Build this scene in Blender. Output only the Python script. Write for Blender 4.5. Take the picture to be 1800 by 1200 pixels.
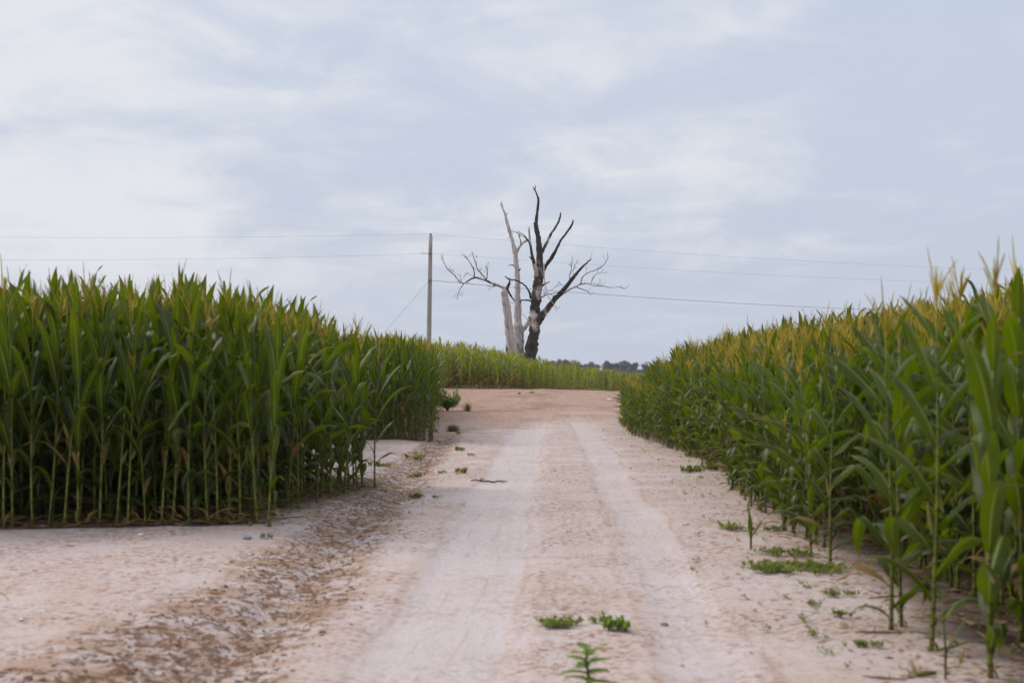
import bpy, math, random
import numpy as np
from mathutils import Vector, noise as mnoise

R = math.radians
for o in list(bpy.data.objects):
    bpy.data.objects.remove(o)
scene = bpy.context.scene
COL = scene.collection

# ------------------------------------------------------------------ camera
CAM_Z = 1.55
FPX = 2500.0                       # focal length in pixels of the 1800 px frame (50 mm on 36 mm)
HORIZON = 650.0
cam_d = bpy.data.cameras.new("camera")
cam_d.lens = 50; cam_d.sensor_width = 36; cam_d.shift_y = (HORIZON - 600) / 1800
cam_d.clip_start = 0.1; cam_d.clip_end = 6000
cam_d.dof.use_dof = True; cam_d.dof.focus_distance = 70; cam_d.dof.aperture_fstop = 2.7
cam = bpy.data.objects.new("camera", cam_d); COL.objects.link(cam)
cam.location = (0, 0, CAM_Z); cam.rotation_euler = (R(90), 0, 0)
scene.camera = cam

# ------------------------------------------------------------------ light and sky
SUN_EL, SUN_AZ = 42.0, -62.0       # azimuth from +Y, negative = left of the view
sun_d = bpy.data.lights.new("sun", 'SUN'); sun_d.energy = 2.3; sun_d.angle = R(30); sun_d.color = (1.0, 0.92, 0.80)
sun = bpy.data.objects.new("sun", sun_d); COL.objects.link(sun)
sv = Vector((math.sin(R(SUN_AZ)) * math.cos(R(SUN_EL)), math.cos(R(SUN_AZ)) * math.cos(R(SUN_EL)), math.sin(R(SUN_EL))))
sun.rotation_euler = sv.to_track_quat('Z', 'Y').to_euler()

scene.view_settings.view_transform = 'Standard'
scene.view_settings.look = 'None'
scene.view_settings.exposure = 0.0
scene.view_settings.gamma = 1.0
scene.view_settings.use_curve_mapping = False
scene.cycles.max_bounces = 7
scene.cycles.diffuse_bounces = 1
scene.cycles.glossy_bounces = 2
scene.cycles.transmission_bounces = 4
scene.cycles.transparent_max_bounces = 6
scene.cycles.volume_bounces = 1
scene.cycles.use_denoising = True

class NT:
    """small helper for node trees"""
    def __init__(s, tree): s.t = tree; s.n = tree.nodes; s.l = tree.links
    def add(s, typ, **kw):
        nd = s.n.new(typ)
        for k, v in kw.items(): setattr(nd, k, v)
        return nd
    def put(s, sock, v):
        if hasattr(v, 'is_output') or isinstance(v, bpy.types.NodeSocket): s.l.new(v, sock)
        elif isinstance(v, (tuple, list)) and sock.type == 'RGBA' and len(v) == 3: sock.default_value = (*v, 1)
        else: sock.default_value = v
    def math(s, op, a, b=None, c=None, clamp=False):
        nd = s.add('ShaderNodeMath', operation=op, use_clamp=clamp)
        s.put(nd.inputs[0], a)
        if b is not None: s.put(nd.inputs[1], b)
        if c is not None: s.put(nd.inputs[2], c)
        return nd.outputs[0]
    def mix(s, f, a, b, blend='MIX'):
        nd = s.add('ShaderNodeMix', data_type='RGBA', blend_type=blend)
        s.put(nd.inputs[0], f); s.put(nd.inputs[6], a); s.put(nd.inputs[7], b)
        return nd.outputs[2]
    def ramp(s, v, lo, hi, a=0.0, b=1.0, smooth=True):
        nd = s.add('ShaderNodeMapRange'); nd.clamp = True
        nd.interpolation_type = 'SMOOTHSTEP' if smooth else 'LINEAR'
        s.put(nd.inputs[0], v); s.put(nd.inputs[1], lo); s.put(nd.inputs[2], hi); s.put(nd.inputs[3], a); s.put(nd.inputs[4], b)
        return nd.outputs[0]
    def noise(s, vec, scale, detail=3, rough=0.55, dist=0.0, dim='3D', out=0):
        nd = s.add('ShaderNodeTexNoise', noise_dimensions=dim)
        if vec is not None: s.l.new(vec, nd.inputs['Vector'])
        nd.inputs['Scale'].default_value = scale; nd.inputs['Detail'].default_value = detail
        nd.inputs['Roughness'].default_value = rough; nd.inputs['Distortion'].default_value = dist
        return nd.outputs[out]
    def attr(s, name, out='Fac'):
        nd = s.add('ShaderNodeAttribute'); nd.attribute_name = name; return nd.outputs[out]
    def mapping(s, vec, scale=(1, 1, 1), loc=(0, 0, 0), rot=(0, 0, 0)):
        nd = s.add('ShaderNodeMapping'); s.l.new(vec, nd.inputs[0])
        nd.inputs['Scale'].default_value = scale; nd.inputs['Location'].default_value = loc; nd.inputs['Rotation'].default_value = rot
        return nd.outputs[0]

world = bpy.data.worlds.new("World"); scene.world = world; world.use_nodes = True
w = NT(world.node_tree); w.n.clear()
wo = w.add('ShaderNodeOutputWorld'); bg = w.add('ShaderNodeBackground'); bg.inputs[1].default_value = 0.1
w.l.new(bg.outputs[0], wo.inputs[0])
sky = w.add('ShaderNodeTexSky', sky_type='NISHITA'); sky.sun_disc = False
sky.sun_elevation = R(SUN_EL); sky.sun_rotation = R(SUN_AZ); sky.air_density = 1.2; sky.dust_density = 2.0
tc = w.add('ShaderNodeTexCoord'); gen = tc.outputs['Generated']
sep = w.add('ShaderNodeSeparateXYZ'); w.l.new(gen, sep.inputs[0])
zc = w.math('MAXIMUM', sep.outputs[2], 0.0)
zd = w.math('ADD', zc, 0.18)
px_ = w.math('DIVIDE', sep.outputs[0], zd); py_ = w.math('DIVIDE', sep.outputs[1], zd)
cmb = w.add('ShaderNodeCombineXYZ'); w.l.new(px_, cmb.inputs[0]); w.l.new(py_, cmb.inputs[1])
pv = cmb.outputs[0]
cl_a = w.noise(w.mapping(pv, (0.9, 0.62, 1), (5.3, 1.2, 0.4), (0, 0, R(22))), 1.0, 7, 0.55, 0.9)
cl_b = w.noise(w.mapping(pv, (1.7, 1.5, 1), (1.7, 8.2, 3.1), (0, 0, R(-14))), 1.5, 7, 0.60, 1.0)
leftness = w.ramp(w.math('DIVIDE', sep.outputs[0], w.math('ADD', w.math('MAXIMUM', sep.outputs[1], 0.0), 0.35)), -0.40, 0.30, 1.0, 0.0)
cl = w.math('ADD', w.math('MULTIPLY', cl_a, 0.62), w.math('MULTIPLY', cl_b, 0.38))
cl = w.math('ADD', cl, w.math('MULTIPLY', leftness, 0.085))
clf = w.ramp(cl, 0.43, 0.635)
# wisps thin out in the even grey-blue veil low over the horizon
low = w.ramp(zc, 0.0, 0.10)
clf = w.math('MULTIPLY', clf, w.math('ADD', w.math('MULTIPLY', low, 0.75), 0.25))
veil_hi = (5.82, 6.45, 7.74); veil_lo = (5.62, 6.15, 7.35); bright = (7.95, 8.08, 8.55)
veil = w.mix(w.ramp(zc, 0.0, 0.22), veil_lo, veil_hi)
cloud = w.mix(clf, veil, bright)
# an overcast sky gets brighter towards the zenith
zen = w.math('ADD', 1.0, w.math('MULTIPLY', w.ramp(zc, 0.35, 1.0), 0.55))
cloud = w.mix(1.0, cloud, zen, 'MULTIPLY')
skyc = w.mix(0.94, sky.outputs[0], cloud)
w.l.new(skyc, bg.inputs[0])

# ------------------------------------------------------------------ numeric helpers
def S(a, b, x):
    t = np.clip((np.asarray(x, float) - a) / (b - a), 0, 1); return t * t * (3 - 2 * t)

def vnoise(x, y, seed=0):
    x = np.asarray(x, float); y = np.asarray(y, float)
    xi = np.floor(x).astype(np.int64); yi = np.floor(y).astype(np.int64)
    fx = x - xi; fy = y - yi; fx = fx * fx * (3 - 2 * fx); fy = fy * fy * (3 - 2 * fy)
    def h(a, b):
        n = (a * 374761393 + b * 668265263 + seed * 1442695041) & 0xffffffff
        n = ((n ^ (n >> 13)) * 1274126177) & 0xffffffff
        return ((n ^ (n >> 16)) & 0xffff) / 65535.0
    return (h(xi, yi) * (1 - fx) + h(xi + 1, yi) * fx) * (1 - fy) + (h(xi, yi + 1) * (1 - fx) + h(xi + 1, yi + 1) * fx) * fy - 0.5

def fbm(x, y, seed=0, o=4):
    v = 0; a = 1; s = 0
    for k in range(o):
        v = v + a * vnoise(x * 2 ** k, y * 2 ** k, seed + k); s += a; a *= 0.55
    return v / s * 2

LANE_L = ([3, 7, 10, 19, 30, 38, 50], [-0.62, -0.48, -0.36, -0.10, 0.25, 0.52, 0.95])
LANE_R = ([3, 8.6, 13, 26, 41, 50], [0.92, 1.06, 1.2, 1.62, 1.95, 2.25])
DITCH = ([3, 7.7, 11, 19, 30, 40], [-1.45, -1.50, -1.48, -1.52, -1.50, -1.62])

def masks(x, y):
    """soil masks in world space: wheel lanes, clodded ditch, gravel lot, field soil"""
    x = np.asarray(x, float); y = np.asarray(y, float)
    wob = 0.35 * fbm(x * 0.35, y * 0.16, 11) + 0.2 * fbm(x * 1.3, y * .5, 12)
    ll = np.abs(x - np.interp(y, *LANE_L) - wob * 0.4); lr = np.abs(x - np.interp(y, *LANE_R) - wob * 0.4)
    wl = np.interp(y, [3, 10, 25, 42], [0.42, 0.42, 0.44, 0.46]); wr = np.interp(y, [3, 10, 25, 42], [0.20, 0.22, 0.30, 0.36])
    lane = np.maximum(1 - S(wl * 0.65, wl * 1.25, ll), 0.8 * (1 - S(wr * 0.5, wr * 1.4, lr)))
    lane = lane * (1 - 0.75 * S(36, 52, y + 4 * fbm(x * .5, y * .3, 5)))
    dc = np.interp(y, *DITCH); e = x - dc + 0.16 * fbm(x * 1.1, y * 0.7, 3)
    wd = np.interp(y, [3, 7, 9.0, 12, 14, 22, 34, 40], [1.5, 1.2, 0.75, 0.62, 0.6, 0.5, 0.4, 0.3])
    ditch = np.where(e > 0, 1 - S(0.05, 0.55, e), 1 - S(wd * 0.45, wd * 1.35, -e))
    ditch = ditch * (1 - S(31, 40, y))
    grav = S(33, 50, y + 7.0 * fbm(x * .5, y * .25, 9) - np.clip(x, -2, 2) * 1.6)
    return lane, ditch, grav

def base_z(x, y):
    x = np.asarray(x, float); y = np.asarray(y, float)
    z = 0.5 * S(36, 77, y) - 0.035 * np.clip(x, 0, 40) * S(55, 80, y) - 0.016 * np.clip(y - 84, 0, 130)
    z = np.maximum(z, -1.6 + 0 * z)
    return z

def ground_z(x, y, fine=False):
    x = np.asarray(x, float); y = np.asarray(y, float)
    lane, ditch, grav = masks(x, y)
    dc = np.interp(y, *DITCH); fade = 1 - S(30, 42, y)
    z = base_z(x, y)
    e = x - dc
    z = z - 0.065 * np.exp(-(e / 0.24) ** 2) * fade
    z = z + 0.045 * S(0.25, 0.95, -e) * fade * (1 - 0.6 * S(1.0, 3.0, -e))
    z = z + 0.035 * fbm(x * 0.5, y * 0.35, 21) + 0.012 * fbm(x * 1.7, y * 1.3, 31)
    z = z - 0.028 * lane
    if fine:
        near = 1 - S(28, 40, y)
        z = z + near * ditch * (0.035 * fbm(x * 6.5, y * 6.0, 41, 3) + 0.02 * np.abs(fbm(x * 12, y * 9, 47, 2)))
        z = z + near * 0.006 * fbm(x * 5, y * 5, 51, 2) * (1 - lane)
        z = z + 0.03 * grav * fbm(x * 0.6, y * 0.25, 61, 3) + 0.16 * np.exp(-((x + 1.1) / .7) ** 2 - ((y - 60) / 1.6) ** 2) * (1 - S(90, 140, y))
    return z

def gz(x, y): return float(ground_z(x, y))

def at(px, py):
    """where a pixel of the 1800x1200 frame meets the (nearly flat) near ground"""
    d = CAM_Z * FPX / (py - HORIZON); x = (px - 900) / FPX * d
    for _ in range(4):
        d = (CAM_Z - gz(x, d)) * FPX / (py - HORIZON); x = (px - 900) / FPX * d
    return x, d

# ------------------------------------------------------------------ object helpers
def tag(o, label=None, cat=None, group=None, kind=None):
    if label: o['label'] = label
    if cat: o['category'] = cat
    if group: o['group'] = group
    if kind: o['kind'] = kind
    return o

def mesh_from(name, V, F, mats, attrs=None, fm=None, smooth=True):
    me = bpy.data.meshes.new(name)
    me.from_pydata([tuple(v) for v in V], [], F)
    for m in mats: me.materials.append(m)
    if fm is not None and len(mats) > 1: me.polygons.foreach_set('material_index', fm)
    if smooth: me.polygons.foreach_set('use_smooth', [True] * len(me.polygons))
    for k, a in (attrs or {}).items():
        at_ = me.attributes.new(k, 'FLOAT', 'POINT'); at_.data.foreach_set('value', np.asarray(a, np.float32))
    me.update(); return me

def link(name, me, parent=None, loc=None, rz=0.0):
    o = bpy.data.objects.new(name, me); COL.objects.link(o)
    if loc is not None: o.location = loc
    if rz: o.rotation_euler = (0, 0, rz)
    if parent is not None: o.parent = parent
    return o

def empty(name, loc=(0, 0, 0), rz=0.0, sc=1.0):
    o = bpy.data.objects.new(name, None); COL.objects.link(o)
    o.empty_display_size = 0.1
    o.location = loc; o.rotation_euler = (0, 0, rz); o.scale = (sc, sc, sc); return o

class Geo:
    """verts, faces, per-vertex lu / lv / tint / dry and a material number per face"""
    def __init__(s): s.V = []; s.F = []; s.A = {'lu': [], 'lv': [], 'tint': [], 'dry': []}; s.M = []
    def add(s, V, F, lu=0.0, lv=0.0, tint=0.0, dry=0.0, m=0):
        o = len(s.V); n = len(V); s.V.extend(V)
        s.F.extend([tuple(i + o for i in f) for f in F]); s.M.extend([m] * len(F))
        for k, v in (('lu', lu), ('lv', lv), ('tint', tint), ('dry', dry)):
            s.A[k].extend([v] * n if isinstance(v, (int, float)) else list(v))
    def merge(s, g, m=None):
        o = len(s.V); s.V.extend(g.V); s.F.extend([tuple(i + o for i in f) for f in g.F])
        s.M.extend(g.M if m is None else [m] * len(g.F))
        for k in s.A: s.A[k].extend(g.A[k])
    def mesh(s, name, mats, smooth=True): return mesh_from(name, s.V, s.F, mats, s.A, s.M, smooth)

def tube(path, radii, n=6, cap=True, lu=None, dry=0.0, tint=0.0, wob=0.0, seed=0, g=None, m=0):
    g = g or Geo()
    P = [Vector(p) for p in path]; V = []; LU = []; LV = []; prev = None
    for i, p in enumerate(P):
        t = (P[min(i + 1, len(P) - 1)] - P[max(i - 1, 0)])
        t = t.normalized() if t.length > 1e-9 else Vector((0, 0, 1))
        if prev is None:
            a = Vector((1, 0, 0)) if abs(t.x) < 0.8 else Vector((0, 1, 0))
            b = t.cross(a).normalized()
        else:
            b = (prev - t * prev.dot(t)); b = b.normalized() if b.length > 1e-6 else t.orthogonal().normalized()
        prev = b; c = t.cross(b)
        for k in range(n):
            an = 2 * math.pi * k / n; r = radii[i]
            if wob: r *= 1 + wob * mnoise.noise(Vector((math.cos(an) * 1.5 + seed, math.sin(an) * 1.5, i * 0.35)))
            V.append(p + b * (math.cos(an) * r) + c * (math.sin(an) * r))
            LU.append(lu[i] if lu is not None else k / n); LV.append(i / max(1, len(P) - 1))
    F = []
    for i in range(len(P) - 1):
        for k in range(n):
            a = i * n + k; b2 = i * n + (k + 1) % n
            F.append((a, b2, b2 + n, a + n))
    if cap:
        F.append(tuple(range(n))[::-1]); F.append(tuple((len(P) - 1) * n + k for k in range(n)))
    g.add(V, F, LU, LV, tint, dry, m); return g

def catmull(pts, sub=4):
    pts = [np.array(p, float) for p in pts]
    if len(pts) < 3: 
        return [tuple(pts[0] + (pts[-1] - pts[0]) * k / sub) for k in range(sub + 1)]
    P = [2 * pts[0] - pts[1]] + pts + [2 * pts[-1] - pts[-2]]; out = []
    for i in range(1, len(P) - 2):
        for k in range(sub):
            t = k / sub; a, b, c, d = P[i - 1], P[i], P[i + 1], P[i + 2]
            out.append(tuple(0.5 * (2 * b + (c - a) * t + (2 * a - 5 * b + 4 * c - d) * t * t + (3 * b - a - 3 * c + d) * t ** 3)))
    out.append(tuple(pts[-1])); return out

# ------------------------------------------------------------------ materials
def new_mat(name):
    m = bpy.data.materials.new(name); m.use_nodes = True; t = NT(m.node_tree); t.n.clear()
    out = t.add('ShaderNodeOutputMaterial'); return m, t, out

def leaf_material(name, dark, light, trans, dryc=(0.26, 0.15, 0.055), rib=(0.20, 0.27, 0.09), rough=0.38, tf=0.34, spec=0.45):
    m, t, out = new_mat(name)
    lu = t.attr('lu'); tint = t.attr('tint'); dry = t.attr('dry'); lv = t.attr('lv')
    oi = t.add('ShaderNodeObjectInfo')
    geo = t.add('ShaderNodeNewGeometry')
    no = t.noise(geo.outputs['Position'], 5.0, 3)
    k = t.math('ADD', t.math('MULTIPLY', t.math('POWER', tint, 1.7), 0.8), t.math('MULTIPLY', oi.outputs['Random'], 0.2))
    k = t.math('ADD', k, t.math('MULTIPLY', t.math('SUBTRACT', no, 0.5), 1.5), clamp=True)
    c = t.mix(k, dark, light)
    # veins run along the blade
    comb = t.add('ShaderNodeCombineXYZ'); t.l.new(t.math('MULTIPLY', lu, 26.0), comb.inputs[0]); t.l.new(lv, comb.inputs[1])
    vein = t.noise(comb.outputs[0], 1.0, 2)
    c = t.mix(t.ramp(vein, 0.45, 0.75, 0.0, 0.35), c, light)
    ab = t.math('ABSOLUTE', lu)
    ribm = t.math('MULTIPLY', t.ramp(ab, 0.06, 0.17, 1.0, 0.0), t.ramp(lv, 0.35, 1.0, 0.95, 0.0))
    c = t.mix(ribm, c, rib)
    # dry tips and edges
    edge = t.ramp(t.math('ADD', t.math('MULTIPLY', ab, 0.25), t.math('ADD', lv, t.math('MULTIPLY', no, 0.35))), 1.14, 1.32)
    dr = t.math('MAXIMUM', t.math('MULTIPLY', edge, 0.55), dry)
    c2 = t.mix(t.ramp(no, 0.3, 0.7), dryc, tuple(v * 1.5 for v in dryc))
    c = t.mix(dr, c, c2)
    pr = t.add('ShaderNodeBsdfPrincipled'); t.l.new(c, pr.inputs['Base Color'])
    t.put(pr.inputs['Roughness'], t.math('ADD', rough, t.math('MULTIPLY', dr, 0.3)))
    pr.inputs['Specular IOR Level'].default_value = spec
    bmp = t.add('ShaderNodeBump'); bmp.inputs['Strength'].default_value = 0.35; bmp.inputs['Distance'].default_value = 0.004
    t.l.new(vein, bmp.inputs['Height']); t.l.new(bmp.outputs[0], pr.inputs['Normal'])
    tr = t.add('ShaderNodeBsdfTranslucent'); t.l.new(t.mix(dr, trans, dryc), tr.inputs[0])
    mx = t.add('ShaderNodeMixShader'); mx.inputs[0].default_value = tf
    t.l.new(pr.outputs[0], mx.inputs[1]); t.l.new(tr.outputs[0], mx.inputs[2]); t.l.new(mx.outputs[0], out.inputs[0])
    return m

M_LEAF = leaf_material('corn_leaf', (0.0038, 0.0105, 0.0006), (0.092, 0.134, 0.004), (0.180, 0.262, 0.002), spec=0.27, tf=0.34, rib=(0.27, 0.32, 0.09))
M_LEAF2 = leaf_material('far_corn_leaf', (0.060, 0.100, 0.004), (0.22, 0.25, 0.010), (0.42, 0.50, 0.010), dryc=(0.36, 0.21, 0.06))
M_WEED = leaf_material('weed_leaf', (0.095, 0.125, 0.026), (0.23, 0.25, 0.065), (0.34, 0.42, 0.07), rough=0.5, tf=0.5, spec=0.2)
M_SEED = leaf_material('sapling_leaf', (0.07, 0.15, 0.02), (0.17, 0.27, 0.04), (0.32, 0.46, 0.06), rough=0.45, tf=0.45, spec=0.25)
M_IVY = leaf_material('ivy_leaf', (0.02, 0.05, 0.012), (0.05, 0.09, 0.02), (0.06, 0.12, 0.02), rough=0.5)
M_GRASS = leaf_material('dry_grass', (0.13, 0.11, 0.03), (0.24, 0.19, 0.06), (0.2, 0.16, 0.04), rough=0.7)
M_SHRUB = leaf_material('shrub_leaf', (0.080, 0.125, 0.040), (0.20, 0.25, 0.085), (0.36, 0.44, 0.12), rough=0.55, tf=0.5, spec=0.2)

def simple(name, c1, c2, scale=20, rough=0.7, spec=0.3, bump=0.3, dist=0.003, stretch=(1, 1, 1), c3=None, c3t=(0.6, 0.7), coord='Object'):
    m, t, out = new_mat(name)
    tc_ = t.add('ShaderNodeTexCoord'); v = t.mapping(tc_.outputs[coord], stretch)
    n1 = t.noise(v, scale, 5, 0.6); n2 = t.noise(v, scale * 3.1, 3)
    c = t.mix(t.ramp(n1, 0.3, 0.7), c1, c2)
    if c3: c = t.mix(t.ramp(n2, *c3t), c, c3)
    pr = t.add('ShaderNodeBsdfPrincipled'); t.l.new(c, pr.inputs['Base Color'])
    pr.inputs['Roughness'].default_value = rough; pr.inputs['Specular IOR Level'].default_value = spec
    b = t.add('ShaderNodeBump'); b.inputs['Strength'].default_value = bump; b.inputs['Distance'].default_value = dist
    t.l.new(t.math('ADD', n1, n2), b.inputs['Height']); t.l.new(b.outputs[0], pr.inputs['Normal'])
    t.l.new(pr.outputs[0], out.inputs[0]); return m

def stalk_material():
    m, t, out = new_mat('corn_stalk')
    node = t.attr('lu'); lv = t.attr('lv'); geo = t.add('ShaderNodeNewGeometry')
    no = t.noise(geo.outputs['Position'], 9, 3)
    c = t.mix(t.ramp(no, 0.3, 0.7), (0.070, 0.090, 0.005), (0.170, 0.178, 0.014))
    c = t.mix(t.ramp(lv, 0.0, 0.06, 0.45, 0.0), c, (0.22, 0.13, 0.05))
    c = t.mix(t.ramp(lv, 0.45, 0.9, 0.0, 0.5), c, (0.09, 0.15, 0.03))
    c = t.mix(t.ramp(node, 0.3, 0.9, 0.0, 0.75), c, (0.035, 0.030, 0.012))
    pr = t.add('ShaderNodeBsdfPrincipled'); t.l.new(c, pr.inputs['Base Color'])
    pr.inputs['Roughness'].default_value = 0.45
    t.l.new(pr.outputs[0], out.inputs[0]); return m
M_STALK = stalk_material()
M_TASSEL = simple('corn_tassel', (0.42, 0.35, 0.025), (0.50, 0.33, 0.05), 30, 0.7, 0.2)
M_HUSK = simple('ear_husk', (0.055, 0.085, 0.014), (0.20, 0.15, 0.03), 8, 0.5, 0.3)
M_SILK = simple('ear_silk', (0.12, 0.045, 0.018), (0.26, 0.12, 0.035), 60, 0.7, 0.2)
M_STEM = simple('weed_stem', (0.10, 0.09, 0.03), (0.17, 0.10, 0.05), 40, 0.6)
M_DRY = simple('dry_husk', (0.30, 0.20, 0.10), (0.42, 0.31, 0.19), 16, 0.75, 0.2)
M_LITTER = simple('leaf_litter', (0.20, 0.10, 0.05), (0.36, 0.22, 0.13), 3, 0.8, 0.2, coord='Generated')
M_STICK = simple('stick', (0.10, 0.055, 0.03), (0.20, 0.12, 0.07), 20, 0.8, 0.2)
M_CLOD = simple('clod', (0.17, 0.10, 0.06), (0.38, 0.28, 0.22), 4, 0.95, 0.1, 0.6, 0.01)
M_STONE = simple('pale_stone', (0.55, 0.54, 0.55), (0.72, 0.70, 0.68), 25, 0.8, 0.3)
M_GSTONE = simple('grey_stone', (0.16, 0.17, 0.20), (0.30, 0.31, 0.36), 25, 0.8, 0.3)
M_POLE = simple('weathered_pole', (0.31, 0.265, 0.245), (0.47, 0.425, 0.405), 3, 0.85, 0.2, 0.6, 0.01, (6, 6, 0.5), (0.10, 0.08, 0.07), (0.60, 0.72))
M_WIRE = simple('wire', (0.06, 0.06, 0.07), (0.09, 0.09, 0.10), 3, 0.5)
M_INSUL = simple('insulator', (0.05, 0.03, 0.02), (0.09, 0.06, 0.05), 3, 0.3)

def ground_material():
    m, t, out = new_mat('sandy_soil')
    g = t.add('ShaderNodeNewGeometry'); P = g.outputs['Position']
    lane = t.attr('lane'); ditch = t.attr('ditch'); grav = t.attr('gravel'); field = t.attr('field'); lat = t.attr('lat')
    big = t.noise(P, 0.55, 4); mid = t.noise(P, 2.6, 5, 0.6); fine = t.noise(P, 14, 5, 0.65); vfine = t.noise(P, 60, 3, 0.6)
    c = t.mix(t.ramp(big, 0.3, 0.7), (0.485, 0.375, 0.325), (0.530, 0.440, 0.415))
    c = t.mix(t.ramp(mid, 0.42, 0.68, 0.0, 0.5), c, (0.55, 0.485, 0.485))
    # thin crust flaked off in ragged streaks that run across the road
    st = t.noise(t.mapping(P, (1.8, 2.6, 3)), 1.9, 9, 0.76, 0.2)
    c = t.mix(t.ramp(st, 0.56, 0.60, 0.0, 0.34), c, (0.40, 0.27, 0.205))
    # pale packed wheel lanes with lines that follow the wheels
    cmb = t.add('ShaderNodeCombineXYZ'); sp = t.add('ShaderNodeSeparateXYZ'); t.l.new(P, sp.inputs[0])
    t.l.new(t.math('ADD', t.math('MULTIPLY', lat, 9.0), t.math('MULTIPLY', big, 3.0)), cmb.inputs[0]); t.l.new(t.math('MULTIPLY', sp.outputs[1], 0.10), cmb.inputs[1])
    tr = t.noise(cmb.outputs[0], 1.0, 4, 0.55, 0.0)
    lanec = t.mix(t.ramp(tr, 0.35, 0.65), (0.515, 0.465, 0.475), (0.565, 0.53, 0.555))
    c = t.mix(t.math('MULTIPLY', lane, t.ramp(t.math('ADD', mid, t.math('MULTIPLY', fine, 0.4)), 0.5, 0.9, 0.62, 0.2)), c, lanec)
    road = t.attr('road')
    gate = t.ramp(t.noise(P, 0.8, 3), 0.40, 0.60)
    c = t.mix(t.math('MULTIPLY', t.math('MULTIPLY', road, gate), t.ramp(tr, 0.53, 0.62, 0.0, 0.30)), c, (0.42, 0.31, 0.255))
    # tyre edges: thin pale ridges and a brown line along the right lane
    wobl = t.math('MULTIPLY', t.math('SUBTRACT', t.noise(t.mapping(P, (0.5, 0.25, 1)), 1.0, 2), 0.5), 0.5)
    for an, off, wd_, colr, am in (('lat_r', 0.16, 0.035, (0.54, 0.50, 0.51), .45), ('lat_l', 0.30, 0.04, (0.54, 0.50, 0.51), .4), ('lat_r', 0.30, 0.05, (0.32, 0.21, 0.15), .38), ('lat_l', 0.42, 0.05, (0.34, 0.235, 0.175), .3), ('lat_l', 0.12, 0.02, (0.36, 0.28, 0.24), .4)):
        dd = t.math('ABSOLUTE', t.math('SUBTRACT', t.math('ABSOLUTE', t.math('ADD', t.attr(an), wobl)), off))
        gt = t.ramp(t.noise(t.mapping(P, (2, 0.9, 1), (off * 40, 3, 0)), 1.2, 4, 0.65), 0.42, 0.58)
        c = t.mix(t.math('MULTIPLY', t.math('MULTIPLY', t.ramp(dd, 0.0, wd_, am, 0.0), gt), t.math('POWER', road, 0.5)), c, colr)
    # reddish crumbs, in drifts
    sk = t.noise(t.mapping(P, (1, 1.6, 1)), 16, 3, 0.6); sk2 = t.noise(t.mapping(P, (1, 1.7, 1), (3, 7, 1)), 38, 3, 0.6)
    patch = t.ramp(t.noise(P, 1.0, 4, 0.6), 0.38, 0.58, 0.25, 1.0)
    pm = t.math('MULTIPLY', patch, t.math('SUBTRACT', 0.95, t.math('MULTIPLY', lane, 0.6)))
    c = t.mix(t.math('MULTIPLY', t.ramp(sk, 0.545, 0.585), pm), c, (0.25, 0.125, 0.07))
    c = t.mix(t.math('MULTIPLY', t.ramp(sk2, 0.56, 0.62), t.math('MULTIPLY', pm, 0.8)), c, (0.20, 0.115, 0.075))
    # clodded brown ditch with pale crusted tops
    clod = t.noise(t.mapping(P, (1.0, 1.0, 1), (0, 0, 0), (0, 0, R(-20))), 13.0, 7, 0.70, 0.4)
    base = t.mix(t.ramp(mid, 0.42, 0.60), (0.40, 0.275, 0.205), (0.51, 0.42, 0.395))
    thr = t.math('ADD', t.math('MULTIPLY', ditch, 0.075), t.math('MULTIPLY', t.math('SUBTRACT', t.noise(P, 1.4, 4, 0.6), 0.5), 0.22))
    sp1 = t.ramp(t.math('ADD', clod, thr), 0.555, 0.62)
    dc = t.mix(t.math('MULTIPLY', sp1, 0.85), base, (0.150, 0.074, 0.036))
    dm = t.ramp(ditch, 0.04, 0.55)
    c = t.mix(t.math('MULTIPLY', dm, t.ramp(ditch, 0.02, 0.35)), c, dc)
    # pink gravel lot
    vor = t.add('ShaderNodeTexVoronoi'); vor.inputs['Scale'].default_value = 22.0; t.l.new(P, vor.inputs['Vector'])
    bw = t.add('ShaderNodeSeparateColor'); t.l.new(vor.outputs['Color'], bw.inputs[0])
    gc = t.mix(bw.outputs[0], (0.31, 0.165, 0.105), (0.53, 0.375, 0.31))
    gc = t.mix(t.ramp(fine, 0.3, 0.7, 0.0, 0.6), gc, (0.37, 0.25, 0.19))
    gc = t.mix(t.ramp(big, 0.5, 0.75, 0, 0.4), gc, (0.28, 0.17, 0.11))
    gc = t.mix(t.ramp(t.noise(t.mapping(P, (0.5, 0.25, 1)), 1.0, 5, 0.65), 0.50, 0.60, 0, 0.7), gc, (0.27, 0.14, 0.08))
    lsep = t.ramp(sp.outputs[0], -3.0, 0.5, 0.55, 0.0)
    gc = t.mix(t.math('MULTIPLY', lsep, t.ramp(mid, 0.35, 0.6)), gc, (0.26, 0.135, 0.075))
    c = t.mix(t.math('MULTIPLY', grav, 0.9), c, gc)
    fc = t.mix(t.ramp(fine, 0.35, 0.65), (0.022, 0.013, 0.008), (0.085, 0.052, 0.034))  # brown soil under the corn, with shade among the stalks painted in
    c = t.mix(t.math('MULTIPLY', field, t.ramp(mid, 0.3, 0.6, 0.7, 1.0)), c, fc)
    pr = t.add('ShaderNodeBsdfPrincipled'); t.l.new(c, pr.inputs['Base Color']); pr.inputs['Roughness'].default_value = 0.92
    pr.inputs['Specular IOR Level'].default_value = 0.15
    h = t.math('ADD', t.math('MULTIPLY', fine, t.math('ADD', 0.5, t.math('MULTIPLY', t.math('MAXIMUM', ditch, grav), 1.3))), t.math('MULTIPLY', vfine, 0.12))
    h = t.math('ADD', h, t.math('MULTIPLY', t.math('MULTIPLY', tr, road), 0.35))
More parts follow.
